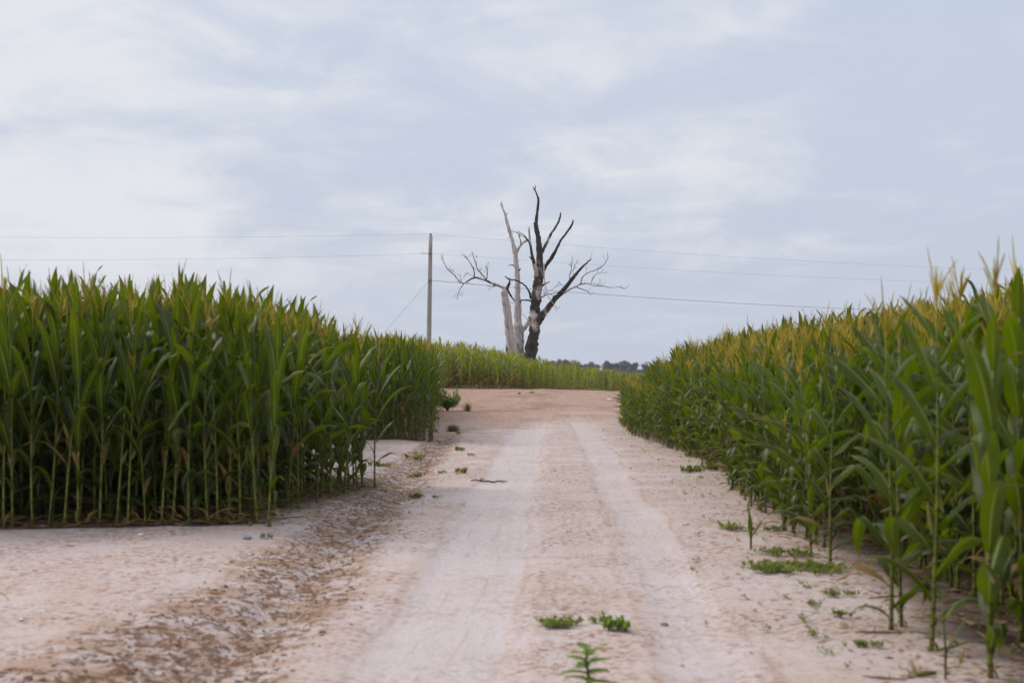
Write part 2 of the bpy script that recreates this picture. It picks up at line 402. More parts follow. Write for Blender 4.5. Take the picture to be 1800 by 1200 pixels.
    b = t.add('ShaderNodeBump'); b.inputs['Strength'].default_value = 0.8; b.inputs['Distance'].default_value = 0.035
    t.l.new(h, b.inputs['Height']); t.l.new(b.outputs[0], pr.inputs['Normal'])
    t.l.new(pr.outputs[0], out.inputs[0]); return m

# ------------------------------------------------------------------ ground
EDGE_R = ([2, 7, 8.5, 11, 15, 19, 22, 26, 29, 35, 43, 52, 62], [2.35, 2.38, 2.30, 2.52, 2.75, 2.90, 3.20, 3.28, 3.0, 2.95, 3.5, 4.9, 6.6])
EDGE_L1 = ([13.8, 14.4, 19.2, 24], [-2.46, -2.42, -1.86, -1.8])
EDGE_L2 = ([31, 42, 60], [-1.76, -2.35, -3.4])

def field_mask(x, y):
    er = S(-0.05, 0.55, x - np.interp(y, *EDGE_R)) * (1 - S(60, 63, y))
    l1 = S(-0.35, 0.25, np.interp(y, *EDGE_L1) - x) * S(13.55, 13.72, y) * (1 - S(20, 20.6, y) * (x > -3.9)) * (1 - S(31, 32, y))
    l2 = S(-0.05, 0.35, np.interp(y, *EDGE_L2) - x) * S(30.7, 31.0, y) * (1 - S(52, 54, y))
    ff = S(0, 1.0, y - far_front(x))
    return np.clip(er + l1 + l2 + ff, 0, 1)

def far_front(x): return np.interp(x, [-20, -0.5, 2, 5, 9, 14, 24], [79, 79, 84, 100, 118, 135, 150])

def build_ground():
    xs = [-6.0]
    while xs[-1] < 5.0: xs.append(xs[-1] + 0.05)
    r = list(xs); s = 0.06; a = xs[-1]
    while a < 2500: a += s; s *= 1.13; r.append(a)
    l = []; s = 0.06; a = xs[0]
    while a > -2500: a -= s; s *= 1.13; l.append(a)
    X = np.array(l[::-1] + r)
    Y = [-30, -15, -6, -2, 0, 1.5, 2.5, 3.2, 3.8, 4.4, 5.0]
    while Y[-1] < 3500: Y.append(Y[-1] + max(0.045, 0.0042 * Y[-1] if Y[-1] < 100 else 0.05 * Y[-1]))
    Y = np.array(Y)
    xx, yy = np.meshgrid(X, Y); x = xx.ravel(); y = yy.ravel()
    z = ground_z(x, y, True); lane, ditch, grav = masks(x, y)
    V = np.stack([x, y, z], 1); nx, ny = len(X), len(Y)
    i = np.arange(nx * ny).reshape(ny, nx)
    F = np.stack([i[:-1, :-1], i[:-1, 1:], i[1:, 1:], i[1:, :-1]], -1).reshape(-1, 4)
    me = bpy.data.meshes.new('ground')
    me.vertices.add(len(V)); me.vertices.foreach_set('co', V.ravel())
    me.loops.add(F.size); me.loops.foreach_set('vertex_index', F.ravel().astype(np.int32))
    me.polygons.add(len(F)); me.polygons.foreach_set('loop_start', np.arange(0, F.size, 4, dtype=np.int32))
    me.polygons.foreach_set('loop_total', np.full(len(F), 4, np.int32))
    me.update(calc_edges=True)
    me.polygons.foreach_set('use_smooth', [True] * len(F))
    ll = np.interp(y, *LANE_L); lr = np.interp(y, *LANE_R)
    lat = (x - ll) / np.maximum(lr - ll, .1) * 1.5
    road = S(-1.2, -0.7, x - 0.35 * ll) * (1 - S(0.5, 0.9, x - lr)) * (1 - 0.7 * S(38, 60, y))
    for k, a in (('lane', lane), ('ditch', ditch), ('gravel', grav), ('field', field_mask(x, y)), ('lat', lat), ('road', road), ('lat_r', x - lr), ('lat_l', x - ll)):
        at_ = me.attributes.new(k, 'FLOAT', 'POINT'); at_.data.foreach_set('value', np.asarray(a, np.float32))
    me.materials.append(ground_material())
    o = link('ground', me); o['kind'] = 'structure'; o['label'] = 'pale sandy ground with a rutted farm track and a clodded ditch'
build_ground()

# haze: one closed box of pale air round the whole scene
def build_haze():
    x0, x1, y0, y1, z0, z1 = -1500, 1500, -40, 1500, -3.0, 18.5
    V = [(x0, y0, z0), (x1, y0, z0), (x1, y1, z0), (x0, y1, z0), (x0, y0, z1), (x1, y0, z1), (x1, y1, z1), (x0, y1, z1)]
    F = [(0, 3, 2, 1), (4, 5, 6, 7), (0, 1, 5, 4), (1, 2, 6, 5), (2, 3, 7, 6), (3, 0, 4, 7)]
    m, t, out = new_mat('haze_air')
    vp = t.add('ShaderNodeVolumePrincipled'); vp.inputs['Color'].default_value = (0.80, 0.87, 0.97, 1)
    vp.inputs['Density'].default_value = HAZE_DENSITY
    t.l.new(vp.outputs[0], out.inputs['Volume'])
    o = link('haze', mesh_from('haze', V, F, [m], smooth=False)); tag(o, 'faint pale summer haze over the fields', 'haze', kind='stuff')
HAZE_DENSITY = 0.00017

# ------------------------------------------------------------------ corn plant kit
def blade(rng, base, az, L, W, th0, bend, p=1.6, fold=None, foldang=0.0, twist=0.0, wave=0.10, n=9, tint=0.5, dry=0.0):
    g = Geo(); P = Vector(base); V = []; LU = []; LV = []
    ph = rng.uniform(0, 6); ph2 = rng.uniform(0, 6); fr = rng.uniform(9, 15)
    azd = rng.uniform(-0.35, 0.35)
    for i in range(n + 1):
        s = i / n
        th = th0 + bend * s ** p
        if fold is not None: th += foldang * float(S(fold - 0.07, fold + 0.07, s))
        a = az + azd * s
        d = Vector((math.sin(th) * math.cos(a), math.sin(th) * math.sin(a), math.cos(th)))
        if i: P = P + d * (L / n)
        sd = Vector((-math.sin(a), math.cos(a), 0)); nr = sd.cross(d)
        tw = twist * s; sd2 = sd * math.cos(tw) + nr * math.sin(tw); nr2 = sd2.cross(d)
        wd = W * 0.5 * (0.42 + 0.58 * float(S(0, 0.28, s))) * (1 - max(0, (s - 0.45) / 0.55) ** 1.7)
        wd = max(wd, 0.0015); vf = 0.55 * (1 - 0.6 * s)
        for u in (-1, -0.45, 0, 0.45, 1):
            wv = wave * W * abs(u) ** 1.5 * math.sin(fr * s + (ph if u > 0 else ph2))
            V.append(P + sd2 * (u * wd * math.cos(vf)) + nr2 * (abs(u) * wd * math.sin(vf) + wv)); LU.append(u); LV.append(s)
    F = []
    for i in range(n):
        for k in range(4):
            a = i * 5 + k; F.append((a, a + 1, a + 6, a + 5))
    g.add(V, F, LU, LV, tint, dry); return g

def make_variant(seed, style):
    """returns a dict of parts: stalk, leaves[], tassel, ear, silk (as Geo) in plant space, total stalk 1.95 m"""
    rng = random.Random(seed); H = 1.95 * rng.uniform(0.96, 1.05); out = {}
    short = style in ('young',)
    lean = (rng.uniform(-0.05, 0.05), rng.uniform(-0.05, 0.05)); ph = rng.uniform(0, 6)
    def ax(h): 
        t = h / H
        return Vector((lean[0] * t * t + 0.012 * math.sin(5 * t + ph), lean[1] * t * t + 0.012 * math.cos(4 * t + ph), h))
    nn = 14; nodes = []
    h = 0.07
    for k in range(nn):
        nodes.append(h); h += (0.09 + 0.10 * min(1, k / 4)) * (H - 0.07) / 2.25 * rng.uniform(0.9, 1.1)
    path = [ax(-0.03)]; rad = [0.017]; lu = [0.0]
    def rr(hh): return 0.88 * (0.0165 - 0.0115 * (max(hh, 0) / H) ** 1.3)
    for nh in nodes:
        if nh > H - 0.1: break
        r = rr(nh)
        for dz, k, q in ((-0.014, 1.0, 0), (-0.004, 1.22, 1), (0.004, 1.22, 1), (0.014, 0.98, 0)):
            path.append(ax(nh + dz)); rad.append(r * k); lu.append(q)
    path.append(ax(H)); rad.append(0.004); lu.append(0)
    st = tube(path, rad, 6, lu=lu)
    for k in range(rng.randint(3, 5)):       # brace roots
        a = rng.uniform(0, 6.28); b = ax(0.065)
        tube([b, b + Vector((math.cos(a) * .03, math.sin(a) * .03, -0.03)), b + Vector((math.cos(a) * .055, math.sin(a) * .055, -0.10))], [0.004, 0.004, 0.002], 4, g=st)
    out['stalk'] = st
    plane = rng.uniform(0, math.pi); leaves = []
    first = {'edge': 1, 'fresh': 1, 'tall': 3, 'inner': 1, 'leafy': 1, 'dry': 2, 'young': 1}[style]
    use = [nh for nh in nodes if nh < H - 0.02]
    for k, nh in enumerate(use):
        if k < first:
            if k == 0 or rng.random() < 0.85:
                leaves.append(blade(rng, ax(nh), plane + math.pi * (k % 2) + rng.uniform(-.5, .5), rng.uniform(.25, .46), rng.uniform(.025, .045), R(rng.uniform(35, 70)), R(rng.uniform(40, 90)), 1.0, twist=rng.uniform(-1, 1), n=6, tint=.4, dry=rng.choice([0.0, 0.0, 0.4, 0.6, 1.0])))
            continue
        f = (k - first) / max(1, len(use) - 1 - first)
        az = plane + math.pi * (k % 2) + rng.uniform(-0.30, 0.30)
        L = (0.62 + 0.38 * math.sin(math.pi * min(1, 0.12 + 0.80 * f))) * rng.uniform(0.80, 0.96)
        W = (0.078 + 0.034 * math.sin(math.pi * min(1, .1 + f * .8))) * rng.uniform(0.9, 1.1)
        if style == 'tall':
            W *= 0.9; th0 = R(rng.uniform(7, 17) + 16 * (1 - f)); bend = R(rng.uniform(4, 30) + 75 * (1 - f) ** 1.3)
        elif style == 'leafy':
            th0 = R(rng.uniform(9, 20) + 26 * (1 - f)); bend = R(rng.uniform(8, 50) + 75 * (1 - f) ** 1.1); W *= 1.10; L *= 0.86
        elif style == 'edge':
            th0 = R(rng.uniform(14, 30) + 16 * (1 - f)); bend = R(rng.uniform(10, 55) + 70 * (1 - f) ** 1.4); W *= 1.16; L *= 0.78
        elif style == 'inner':
            th0 = R(rng.uniform(9, 20) + 45 * (1 - f)); bend = R(rng.uniform(8, 50) + 70 * (1 - f)); W *= 1.2
        elif style in ('dry', 'fresh'):
            th0 = R(rng.uniform(8, 20) + 16 * (1 - f)); bend = R(rng.uniform(5, 35) + 85 * (1 - f)); W *= 1.25
        else:
            th0 = R(rng.uniform(15, 30)); bend = R(rng.uniform(25, 70))
        fold = fa = None
        if rng.random() < ((0.36 if style == 'edge' else 0.40) if f < 0.75 else 0.08):
            fold = rng.uniform(0.42, 0.72); fa = R(rng.uniform(70, 120))
        dry = 0.0
        if style == 'dry': dry = 1.0 if f < 0.22 and rng.random() < 0.65 else (0.35 if f < .5 and rng.random() < .4 else 0.0)
        elif f < 0.16 and rng.random() < 0.22: dry = rng.choice([0.3, 0.5, 0.9])
        if style == 'leafy' and f < 0.3: L *= 0.62 + f; W *= 0.8
        if style == 'tall' and f < 0.2: L *= 0.7; W *= 0.7
        if f > 0.86: L *= 0.78; W *= 0.75
        leaves.append(blade(rng, ax(nh + 0.05 * (f > 0)), az, L, W, th0, bend, rng.uniform(1.3, 2.1), fold, fa or 0, rng.uniform(-0.9, 0.9), rng.uniform(0.06, 0.15), 10, tint=min(1, max(0, 0.15 + 0.65 * f + rng.uniform(-.2, .2))), dry=dry))  # tint rises with height: younger leaves, plus backlight put into the colour
    out['leaves'] = leaves
    tz = Geo(); top = ax(H); sp = rng.uniform(0.30, 0.44)
    def spike(p0, az, th, L, r):
        P = Vector(p0); pts = [P.copy()]; rs = [r * 0.5]; t = th
        for i in range(5):
            t += R(rng.uniform(-3, 7)); P = P + Vector((math.sin(t) * math.cos(az), math.sin(t) * math.sin(az), math.cos(t))) * (L / 5)
            pts.append(P.copy()); rs.append(r * (1.0 if i < 4 else 0.3) * rng.uniform(0.8, 1.2))
        tube(pts, rs, 3, g=tz, cap=False, tint=rng.random())
    tube([ax(H - 0.02), top + Vector((0, 0, 0.12))], [0.004, 0.0035], 4, g=tz)
    spike(top + Vector((0, 0, 0.10)), rng.uniform(0, 6), R(rng.uniform(0, 5)), sp, 0.0048)
    for k in range(rng.randint(6, 9)):
        spike(top + Vector((0, 0, rng.uniform(0.04, 0.15))), rng.uniform(0, 6.28), R(rng.uniform(5, 20)), sp * rng.uniform(0.45, 0.75), 0.0048)
    out['tassel'] = tz
    if style != 'young':
        eh = use[min(len(use) - 1, 5 + rng.randint(0, 1))]; a = plane + rng.choice([0, math.pi]) + rng.uniform(-.3, .3); th = R(rng.uniform(12, 28))
        d = Vector((math.sin(th) * math.cos(a), math.sin(th) * math.sin(a), math.cos(th))); b = ax(eh) + Vector((math.cos(a), math.sin(a), 0)) * 0.012
        L = rng.uniform(0.13, 0.2); prof = [(0, .007), (.15, .016), (.4, .021), (.7, .018), (.9, .010), (1.0, .005)]
        out['ear'] = tube([b + d * (L * s) for s, _ in prof], [r for _, r in prof], 7)
        sg = Geo(); tip = b + d * L
        for k in range(7):
            q = Vector((rng.uniform(-1, 1), rng.uniform(-1, 1), rng.uniform(-.3, .6))) * 0.022
            tube([tip - d * 0.015, tip + d * 0.02 + q * .6, tip + d * 0.03 + q + Vector((0, 0, -.012))], [0.004, 0.0035, 0.001], 3, g=sg, cap=False)
        out['silk'] = sg
    return out

class Variant: pass
def finish_variant(seed, style):
    v = Variant(); parts = make_variant(seed, style)
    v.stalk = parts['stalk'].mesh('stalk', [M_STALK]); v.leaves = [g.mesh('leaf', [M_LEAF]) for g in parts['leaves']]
    v.tassel = parts['tassel'].mesh('tassel', [M_TASSEL])
    v.ear = parts['ear'].mesh('ear', [M_HUSK]) if 'ear' in parts else None
    v.silk = parts['silk'].mesh('silk', [M_SILK]) if 'silk' in parts else None
    J = Geo(); J.merge(parts['stalk'], 1)
    for g in parts['leaves']: J.merge(g, 0)
    J.merge(parts['tassel'], 2)
    if v.ear: J.merge(parts['ear'], 3); J.merge(parts['silk'], 4)
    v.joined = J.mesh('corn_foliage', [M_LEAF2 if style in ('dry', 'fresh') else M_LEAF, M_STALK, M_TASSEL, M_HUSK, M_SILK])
    return v
VAR = {'tall': [finish_variant(100 + k, 'tall') for k in range(7)], 'leafy': [finish_variant(200 + k, 'leafy') for k in range(7)],
       'edge': [finish_variant(600 + k, 'edge') for k in range(6)], 'fresh': [finish_variant(700 + k, 'fresh') for k in range(3)], 'inner': [finish_variant(500 + k, 'inner') for k in range(5)], 'dry': [finish_variant(300 + k, 'dry') for k in range(4)], 'young': [finish_variant(400 + k, 'young') for k in range(2)]}
STYLES = ['edge', 'fresh', 'inner', 'tall', 'leafy', 'dry', 'young']

def corn_plant(v, x, y, rz, sc, label, group=None, sxy=None, tilt=(0, 0), leaves=None, tassel=True, ear=True):
    root = bpy.data.objects.new('corn_plant', None); COL.objects.link(root); root.empty_display_size = 0.1
    root.location = (x, y, gz(x, y)); root.rotation_euler = (tilt[0], tilt[1], rz)
    s2 = sxy or sc; root.scale = (s2, s2, sc)
    tag(root, label, 'corn plant', group)
    link('stalk', v.stalk, root)
    for k, me in enumerate(v.leaves):
        if leaves is not None and k not in leaves: continue
        link('leaf', me, root)
    if tassel: link('tassel', v.tassel, root)
    if ear and v.ear:
        e = link('ear', v.ear, root); link('silk', v.silk, e)
    return root

# ---- special plants, one label each: (px, py of the foot, style, variant, height factor, heading, label)
SPECIAL = [
    (1792, 1128, 'edge', 2, 0.95, 1.1, 'broad-leaved corn plant cut off by the right edge of the picture'),
    (1716, 1052, 'edge', 4, 1.02, 2.9, 'leafy corn plant behind the gap between the two nearest tall stalks'),
    (1740, 1190, 'edge', 3, 0.97, 0.3, 'nearest tall corn plant at the lower right with broad dark leaves'),
    (1640, 1143, 'edge', 1, 0.95, 1.2, 'slim corn plant just left of the nearest broad-leaved one at lower right'),
    (1566, 1106, 'edge', 2, 0.86, 2.4, 'front corn stalk of the close pair on open sand at lower right'),
    (1582, 1100, 'edge', 3, 0.86, 0.9, 'rear corn stalk of the close pair on open sand at lower right'),
    (1457, 996, 'edge', 4, 0.85, 0.1, 'corn plant with bright yellow green leaf beside the large flat weed mat'),
    (1424, 978, 'edge', 5, 0.80, 1.9, 'shorter corn plant left of the yellow green one by the large weed mat'),
    (1160, 780, 'young', 0, 0.62, 0.4, 'small pale corn plant standing alone before the far end of the right field'),
    (1103, 741, 'young', 1, 0.52, 2.0, 'low corn plant at the very tip of the right field'),
    (1118, 747, 'young', 0, 0.60, 3.1, 'second low corn plant from the tip of the right field'),
    (1135, 752, 'leafy', 1, 0.66, 0.7, 'half-height corn plant behind the low ones at the tip of the right field'),
    (1180, 779, 'young', 1, 0.55, 4.1, 'low bright corn plant just right of the small pale one'),
    (1205, 789, 'leafy', 2, 0.74, 1.1, 'middling corn plant at the row end right of the small pale plants'),
    (1137, 774, 'young', 1, 0.40, 1.4, 'stubby low corn plant just left of the small pale lone one'),
    (474, 925, 'tall', 2, 0.92, 0.2, 'corn plant with thick yellow green stalk at the front corner of the left field'),
    (636, 856, 'edge', 1, 1.0, 0.5, 'corner corn plant of the near left block bending over the bank'),
    (754, 776, 'leafy', 3, 0.98, 0.9, 'corner corn plant of the second left block beside the shrub'),
]
taken = []
for (px, py, stl, vi, hf, rz, lab) in SPECIAL:
    x, y = at(px, py); taken.append((x, y))
    corn_plant(VAR[stl][vi], x, y, rz, hf, lab, tilt=(R(random.Random(px).uniform(-2, 2)), R(random.Random(py).uniform(-2, 2))))

# stunted lone plant with rolled leaves
def stunted():
    x, y = at(1320, 965); taken.append((x, y))
    root = empty('corn_plant', (x, y, gz(x, y))); tag(root, 'lone stunted corn shoot with one rolled upright leaf on open sand', 'corn plant')
    rng = random.Random(5)
    st = tube([(0, 0, -.02), (0, 0, .08), (.004, 0, .17), (.004, 0, .26)], [.011, .010, .009, .006], 6, lu=[0, 1, 0, 0]); link('stalk', st.mesh('stalk', [M_STALK]), root)
    for az, L, W, t0, b, z in ((3.3, .30, .045, 4, 6, .16), (0.25, .34, .035, 28, 35, .10), (1.8, .2, .04, 10, 20, .13), (4.5, .16, .035, 15, 30, .08)):
        link('leaf', blade(rng, (0, 0, z), az, L, W, R(t0), R(b), tint=.5, n=8, twist=.4).mesh('leaf', [M_LEAF]), root)
stunted()

# thin sprout at the bottom right
def sprout():
    x, y = at(1662, 1192); rng = random.Random(9)
    root = empty('corn_plant', (x, y, gz(x, y))); tag(root, 'thin corn sprout between the two nearest tall stalks', 'corn plant')
    link('stalk', tube([(0, 0, -.02), (.0, 0, .15), (-.01, 0, .3), (-.015, 0, .42)], [.007, .006, .005, .003], 6, lu=[0, 1, 0, 0]).mesh('stalk', [M_STALK]), root)
    for az, L, W, t0, b, z in ((0.1, .26, .04, 25, 25, .12), (3.2, .16, .045, 40, 90, .28), (0.4, .24, .05, 30, 80, .30), (3.0, .2, .04, 20, 60, .40), (5.6, .12, .03, 60, 60, .05)):
        link('leaf', blade(rng, (-.005, 0, z), az, L, W, R(t0), R(b), tint=.6, n=8).mesh('leaf', [M_LEAF]), root)
sprout()

# ---- every other plant of the fields
rng = random.Random(77)
plants = []   # x, y, style, variant, scale, rz, zone, depth behind the edge
def add_plant(x, y, style, sc, zone, dep):
    for (tx, ty) in taken:
        if abs(tx - x) < 0.13 and abs(ty - y) < 0.16: return
    k = rng.randrange(len(VAR[style]))
    plants.append((x, y, style, k, sc * rng.uniform(0.95, 1.04), rng.uniform(0, 6.28), zone, dep))

# left block 1: rows parallel to the picture
row = 0; y = 13.85
while y < 30.6:
    xe = float(np.interp(y, *EDGE_L1)); x = xe
    while x > -10.5:
        if not (y > 19.8 and x > -4.0):
            dx = xe - x
            sc = 1.045 - 0.15 * math.exp(-dx / 0.9)
            stl = 'leafy' if (dx < 0.6 and rng.random() < .7) else ('inner' if (row > 0 and dx > 0.5) else 'tall')
            add_plant(x + rng.uniform(-.03, .03), y + rng.uniform(-.05, .05), stl, sc, 'l1', min(y - 13.85, dx * 2 + 0.0))
        x -= rng.uniform(0.10, 0.185) if row == 0 else rng.uniform(0.10, 0.16)
    y += 0.76 if row else 0.70
    row += 1
# left block 2
y = 31.0
while y < 50:
    xe = float(np.interp(y, *EDGE_L2)); x = xe
    while x > -16:
        add_plant(x + rng.uniform(-.03, .03), y + rng.uniform(-.05, .05), 'tall', 0.98 - 0.08 * math.exp(-(xe - x) / 0.6), 'l2', min(y - 31.0, (xe - x) * 2))
        x -= rng.uniform(0.16, 0.24)
    y += 0.76
# right field: rows run away from the camera
r_i = 0
while r_i < 11:
    y = 2.5 if r_i < 8 else 8
    while y < 60:
        xe = float(np.interp(y, *EDGE_R)); x = xe + r_i * 0.70 + 0.02
        keep = 1.0
        if y < 12: keep = [0.0, 0.85, 1, 1, 1, 1][min(r_i, 5)]
        elif y < 16: keep = [0.7, 0.95, 1, 1, 1, 1][min(r_i, 5)]
        if y < 7.6 and r_i < 2: keep = 0.6 * r_i
        if y < 6.0 and r_i < 3: keep = 0.0
        if rng.random() < keep:
            sc = 0.86 + 0.045 * min(r_i, 4) - 0.05 * (y < 8) * (r_i < 4) - 0.15 * float(S(33, 50, y))
            if r_i == 0: sc *= rng.uniform(0.78, 1.0)
            if r_i < 2 and y > 29: sc *= 0.72 + 0.14 * r_i
            sc *= 1 + 0.11 * float(fbm(y * .55, r_i * 1.3, 77)); x += (0.30 * float(fbm(y * .7, 2.2, 78)) if r_i < 2 else 0)
            add_plant(x + rng.uniform(-.07, .07), y, ('edge' if (r_i < 2 and (y < 17 or rng.random() < .5)) or (r_i < 4 and y < 12) else 'leafy') if r_i < 4 else 'inner', sc, 'r', r_i * 0.7)
        y += rng.uniform(0.13, 0.22)
    r_i += 1
# far block behind the gravel lot
x = -16.0
while x < 26:
    y0 = float(far_front(x)); right = x > 3.0
    y = y0
    clump = 1.0 if not right else (0.5 + 0.5 * math.sin(x * 3.3))
    while y < y0 + 14:
        if (not right) or rng.random() < 0.12 + 1.1 * clump:
            hh = float(np.interp(x, [-8, -4.5, -1.6, 0.5, 2, 9, 20], [1.22, 1.14, 1.0, 0.84, 0.74, 0.78, 0.80]))
            if right: hh *= 0.90 + 0.18 * clump
            add_plant(x + rng.uniform(-.35, .35), y, 'dry' if x < 0.5 or rng.random() < .25 else ('fresh' if x < 6 or rng.random() < .4 else 'leafy'), hh * rng.uniform(.78, 1.10), 'far', y - y0)
        y += rng.uniform(0.30, 0.75) if y > y0 + 3 else rng.uniform(0.35, 0.8)
    x += rng.uniform(0.28, 0.62)
# the next field, seen only as a strip of tops
for k in range(2600):
    add_plant(rng.uniform(2, 60), 152 + 110 * rng.random(), 'leafy', 0.92, 'next', 9)

# the largest in view become things of their own, the rest is one mass
BUDGET = 300 - len(SPECIAL) - 2
def score(p):
    x, y, _, _, _, _, zone, dep = p
    if zone in ('far', 'next') or y < 5.5 or abs(x / y) > 0.385: return -1
    return 1 / (y + dep * 3.2)
order = sorted(range(len(plants)), key=lambda i: -score(plants[i]))
single = set(i for i in order[:BUDGET] if score(plants[i]) > 0)
ONES = ['', 'first', 'second', 'third', 'fourth', 'fifth', 'sixth', 'seventh', 'eighth', 'ninth', 'tenth', 'eleventh', 'twelfth', 'thirteenth', 'fourteenth', 'fifteenth', 'sixteenth', 'seventeenth', 'eighteenth', 'nineteenth']
def ordinal(n):
    if n < 20: return ONES[n]
    tens = {2: 'twent', 3: 'thirt', 4: 'fort', 5: 'fift', 6: 'sixt', 7: 'sevent', 8: 'eight', 9: 'ninet'}[n // 10]
    return tens + 'ieth' if n % 10 == 0 else tens + 'y-' + ONES[n % 10]
count = {}
for i in sorted(single, key=lambda i: (plants[i][1] if plants[i][6] == 'r' else round(plants[i][1] / .38) * 100 - plants[i][0])):
    x, y, stl, k, sc, rz, zone, dep = plants[i]
    if zone == 'r': row_n = int(round(dep / 0.7)) + 1
    elif zone == 'l1': row_n = int(round((y - 13.85) / 0.75)) + 1
    else: row_n = int(round((y - 31.0) / 0.76)) + 1
    count[(zone, row_n)] = c = count.get((zone, row_n), 0) + 1
    if zone == 'l1':
        lab = 'corn plant %s from the ditch in the %s row, near left block' % (ordinal(c), 'front' if row_n == 1 else ordinal(row_n))
        grp = 'corn plants of the near left block'
    elif zone == 'l2':
        lab = 'corn plant %s from the track in the %s row, second left block' % (ordinal(c), 'front' if row_n == 1 else ordinal(row_n))
        grp = 'corn plants of the second left block'
    else:
        lab = 'corn plant %s from the camera in the %s row of the right field' % (ordinal(c), 'outermost' if row_n == 1 else ordinal(row_n))
        grp = 'corn plants of the right field'
    lean = 2.2 if rng.random() < .08 else 1.0
    if rng.random() < .05: sc *= rng.uniform(.62, .85)
    corn_plant(VAR[stl][k], x, y, rz, sc, lab, grp, tilt=(lean * R(rng.uniform(-4.5, 4.5)), lean * R(rng.uniform(-4.5, 4.5))), tassel=rng.random() > .06, ear=rng.random() > .2)

def corn_mass():
    rest = [p for i, p in enumerate(plants) if i not in single]
    P = np.array([(p[0], p[1]) for p in rest]); z = ground_z(P[:, 0], P[:, 1])
    off = {}; n = 0; protos = []
    for s in STYLES:
        off[s] = n
        for v in VAR[s]:
            protos.append(bpy.data.objects.new('corn_foliage', v.joined)); n += 1
    me = bpy.data.meshes.new('corn_field'); me.vertices.add(len(rest))
    me.vertices.foreach_set('co', np.stack([P[:, 0], P[:, 1], z], 1).ravel())
    a = me.attributes.new('kind_index', 'INT', 'POINT'); a.data.foreach_set('value', [off[p[2]] + p[3] for p in rest])
    a = me.attributes.new('turn', 'FLOAT_VECTOR', 'POINT'); a.data.foreach_set('vector', np.array([(R(rng.uniform(-3, 3)), R(rng.uniform(-3, 3)), p[5]) for p in rest]).ravel())
    a = me.attributes.new('size', 'FLOAT', 'POINT'); a.data.foreach_set('value', [p[4] for p in rest])
    ng = bpy.data.node_groups.new('corn_field', 'GeometryNodeTree')
    ng.interface.new_socket('Geometry', in_out='INPUT', socket_type='NodeSocketGeometry'); ng.interface.new_socket('Geometry', in_out='OUTPUT', socket_type='NodeSocketGeometry')
    N = ng.nodes; Lk = ng.links; gi = N.new('NodeGroupInput'); go = N.new('NodeGroupOutput'); jn = N.new('GeometryNodeJoinGeometry')
    def named(nm, dt):
        q = N.new('GeometryNodeInputNamedAttribute'); q.data_type = dt; q.inputs[0].default_value = nm; return q.outputs[0]
    ki = named('kind_index', 'INT'); tu = named('turn', 'FLOAT_VECTOR'); sz = named('size', 'FLOAT')
    for k, ob in enumerate(protos):
        c = N.new('FunctionNodeCompare'); c.data_type = 'INT'; c.operation = 'EQUAL'
        Lk.new(ki, c.inputs[2]); c.inputs[3].default_value = k
        oi = N.new('GeometryNodeObjectInfo'); oi.inputs['Object'].default_value = ob; oi.inputs['As Instance'].default_value = True
        ip = N.new('GeometryNodeInstanceOnPoints'); Lk.new(gi.outputs[0], ip.inputs['Points']); Lk.new(c.outputs[0], ip.inputs['Selection'])
        Lk.new(oi.outputs['Geometry'], ip.inputs['Instance'])
        er = N.new('FunctionNodeEulerToRotation'); Lk.new(tu, er.inputs[0]); Lk.new(er.outputs[0], ip.inputs['Rotation'])
        Lk.new(sz, ip.inputs['Scale']); Lk.new(ip.outputs[0], jn.inputs[0])
    Lk.new(jn.outputs[0], go.inputs[0])
    o = link('corn_field', me); md = o.modifiers.new('corn_field', 'NODES'); md.node_group = ng
    tag(o, 'dense mass of tasselled corn filling the fields behind the nearest plants', 'corn field', kind='stuff')
    print('corn mass', len(rest), 'singles', len(single))
corn_mass()

# ------------------------------------------------------------------ dead tree (traced shape, built in depth at 100 m)
TREE_Y = 100.0
def wood_material():
    m, t, out = new_mat('dead_wood')
    tcn = t.add('ShaderNodeTexCoord'); P = tcn.outputs['Object']; char = t.attr('dry'); lv = t.attr('lv')
    gr = t.noise(t.mapping(P, (5, 5, 0.7)), 1.6, 5, 0.6); n1 = t.noise(t.mapping(P, (1.2, 1.2, 0.55)), 1.5, 5, 0.65, 0.5)
    pale = t.mix(t.ramp(gr, 0.3, 0.7), (0.41, 0.335, 0.30), (0.64, 0.575, 0.55))
    pale = t.mix(t.ramp(n1, 0.55, 0.72, 0, 0.5), pale, (0.30, 0.18, 0.11))
    bark = t.mix(t.ramp(gr, 0.3, 0.75), (0.018, 0.013, 0.011), (0.075, 0.055, 0.042))
    f = t.ramp(t.math('ADD', n1, t.math('MULTIPLY', t.math('SUBTRACT', char, 0.5), 0.62)), 0.475, 0.55)
    f2 = t.ramp(t.math('ADD', n1, t.math('MULTIPLY', t.math('SUBTRACT', char, 0.5), 0.62)), 0.40, 0.50, 0.0, 0.75)
    c = t.mix(f, t.mix(f2, pale, (0.16, 0.105, 0.08)), bark)
    pr = t.add('ShaderNodeBsdfPrincipled'); t.l.new(c, pr.inputs['Base Color']); pr.inputs['Roughness'].default_value = 0.85
    b = t.add('ShaderNodeBump'); b.inputs['Strength'].default_value = 0.7; b.inputs['Distance'].default_value = 0.04
    t.l.new(t.math('ADD', gr, t.math('MULTIPLY', f, 0.8)), b.inputs['Height']); t.l.new(b.outputs[0], pr.inputs['Normal'])
    t.l.new(pr.outputs[0], out.inputs[0]); return m
M_WOOD = wood_material()

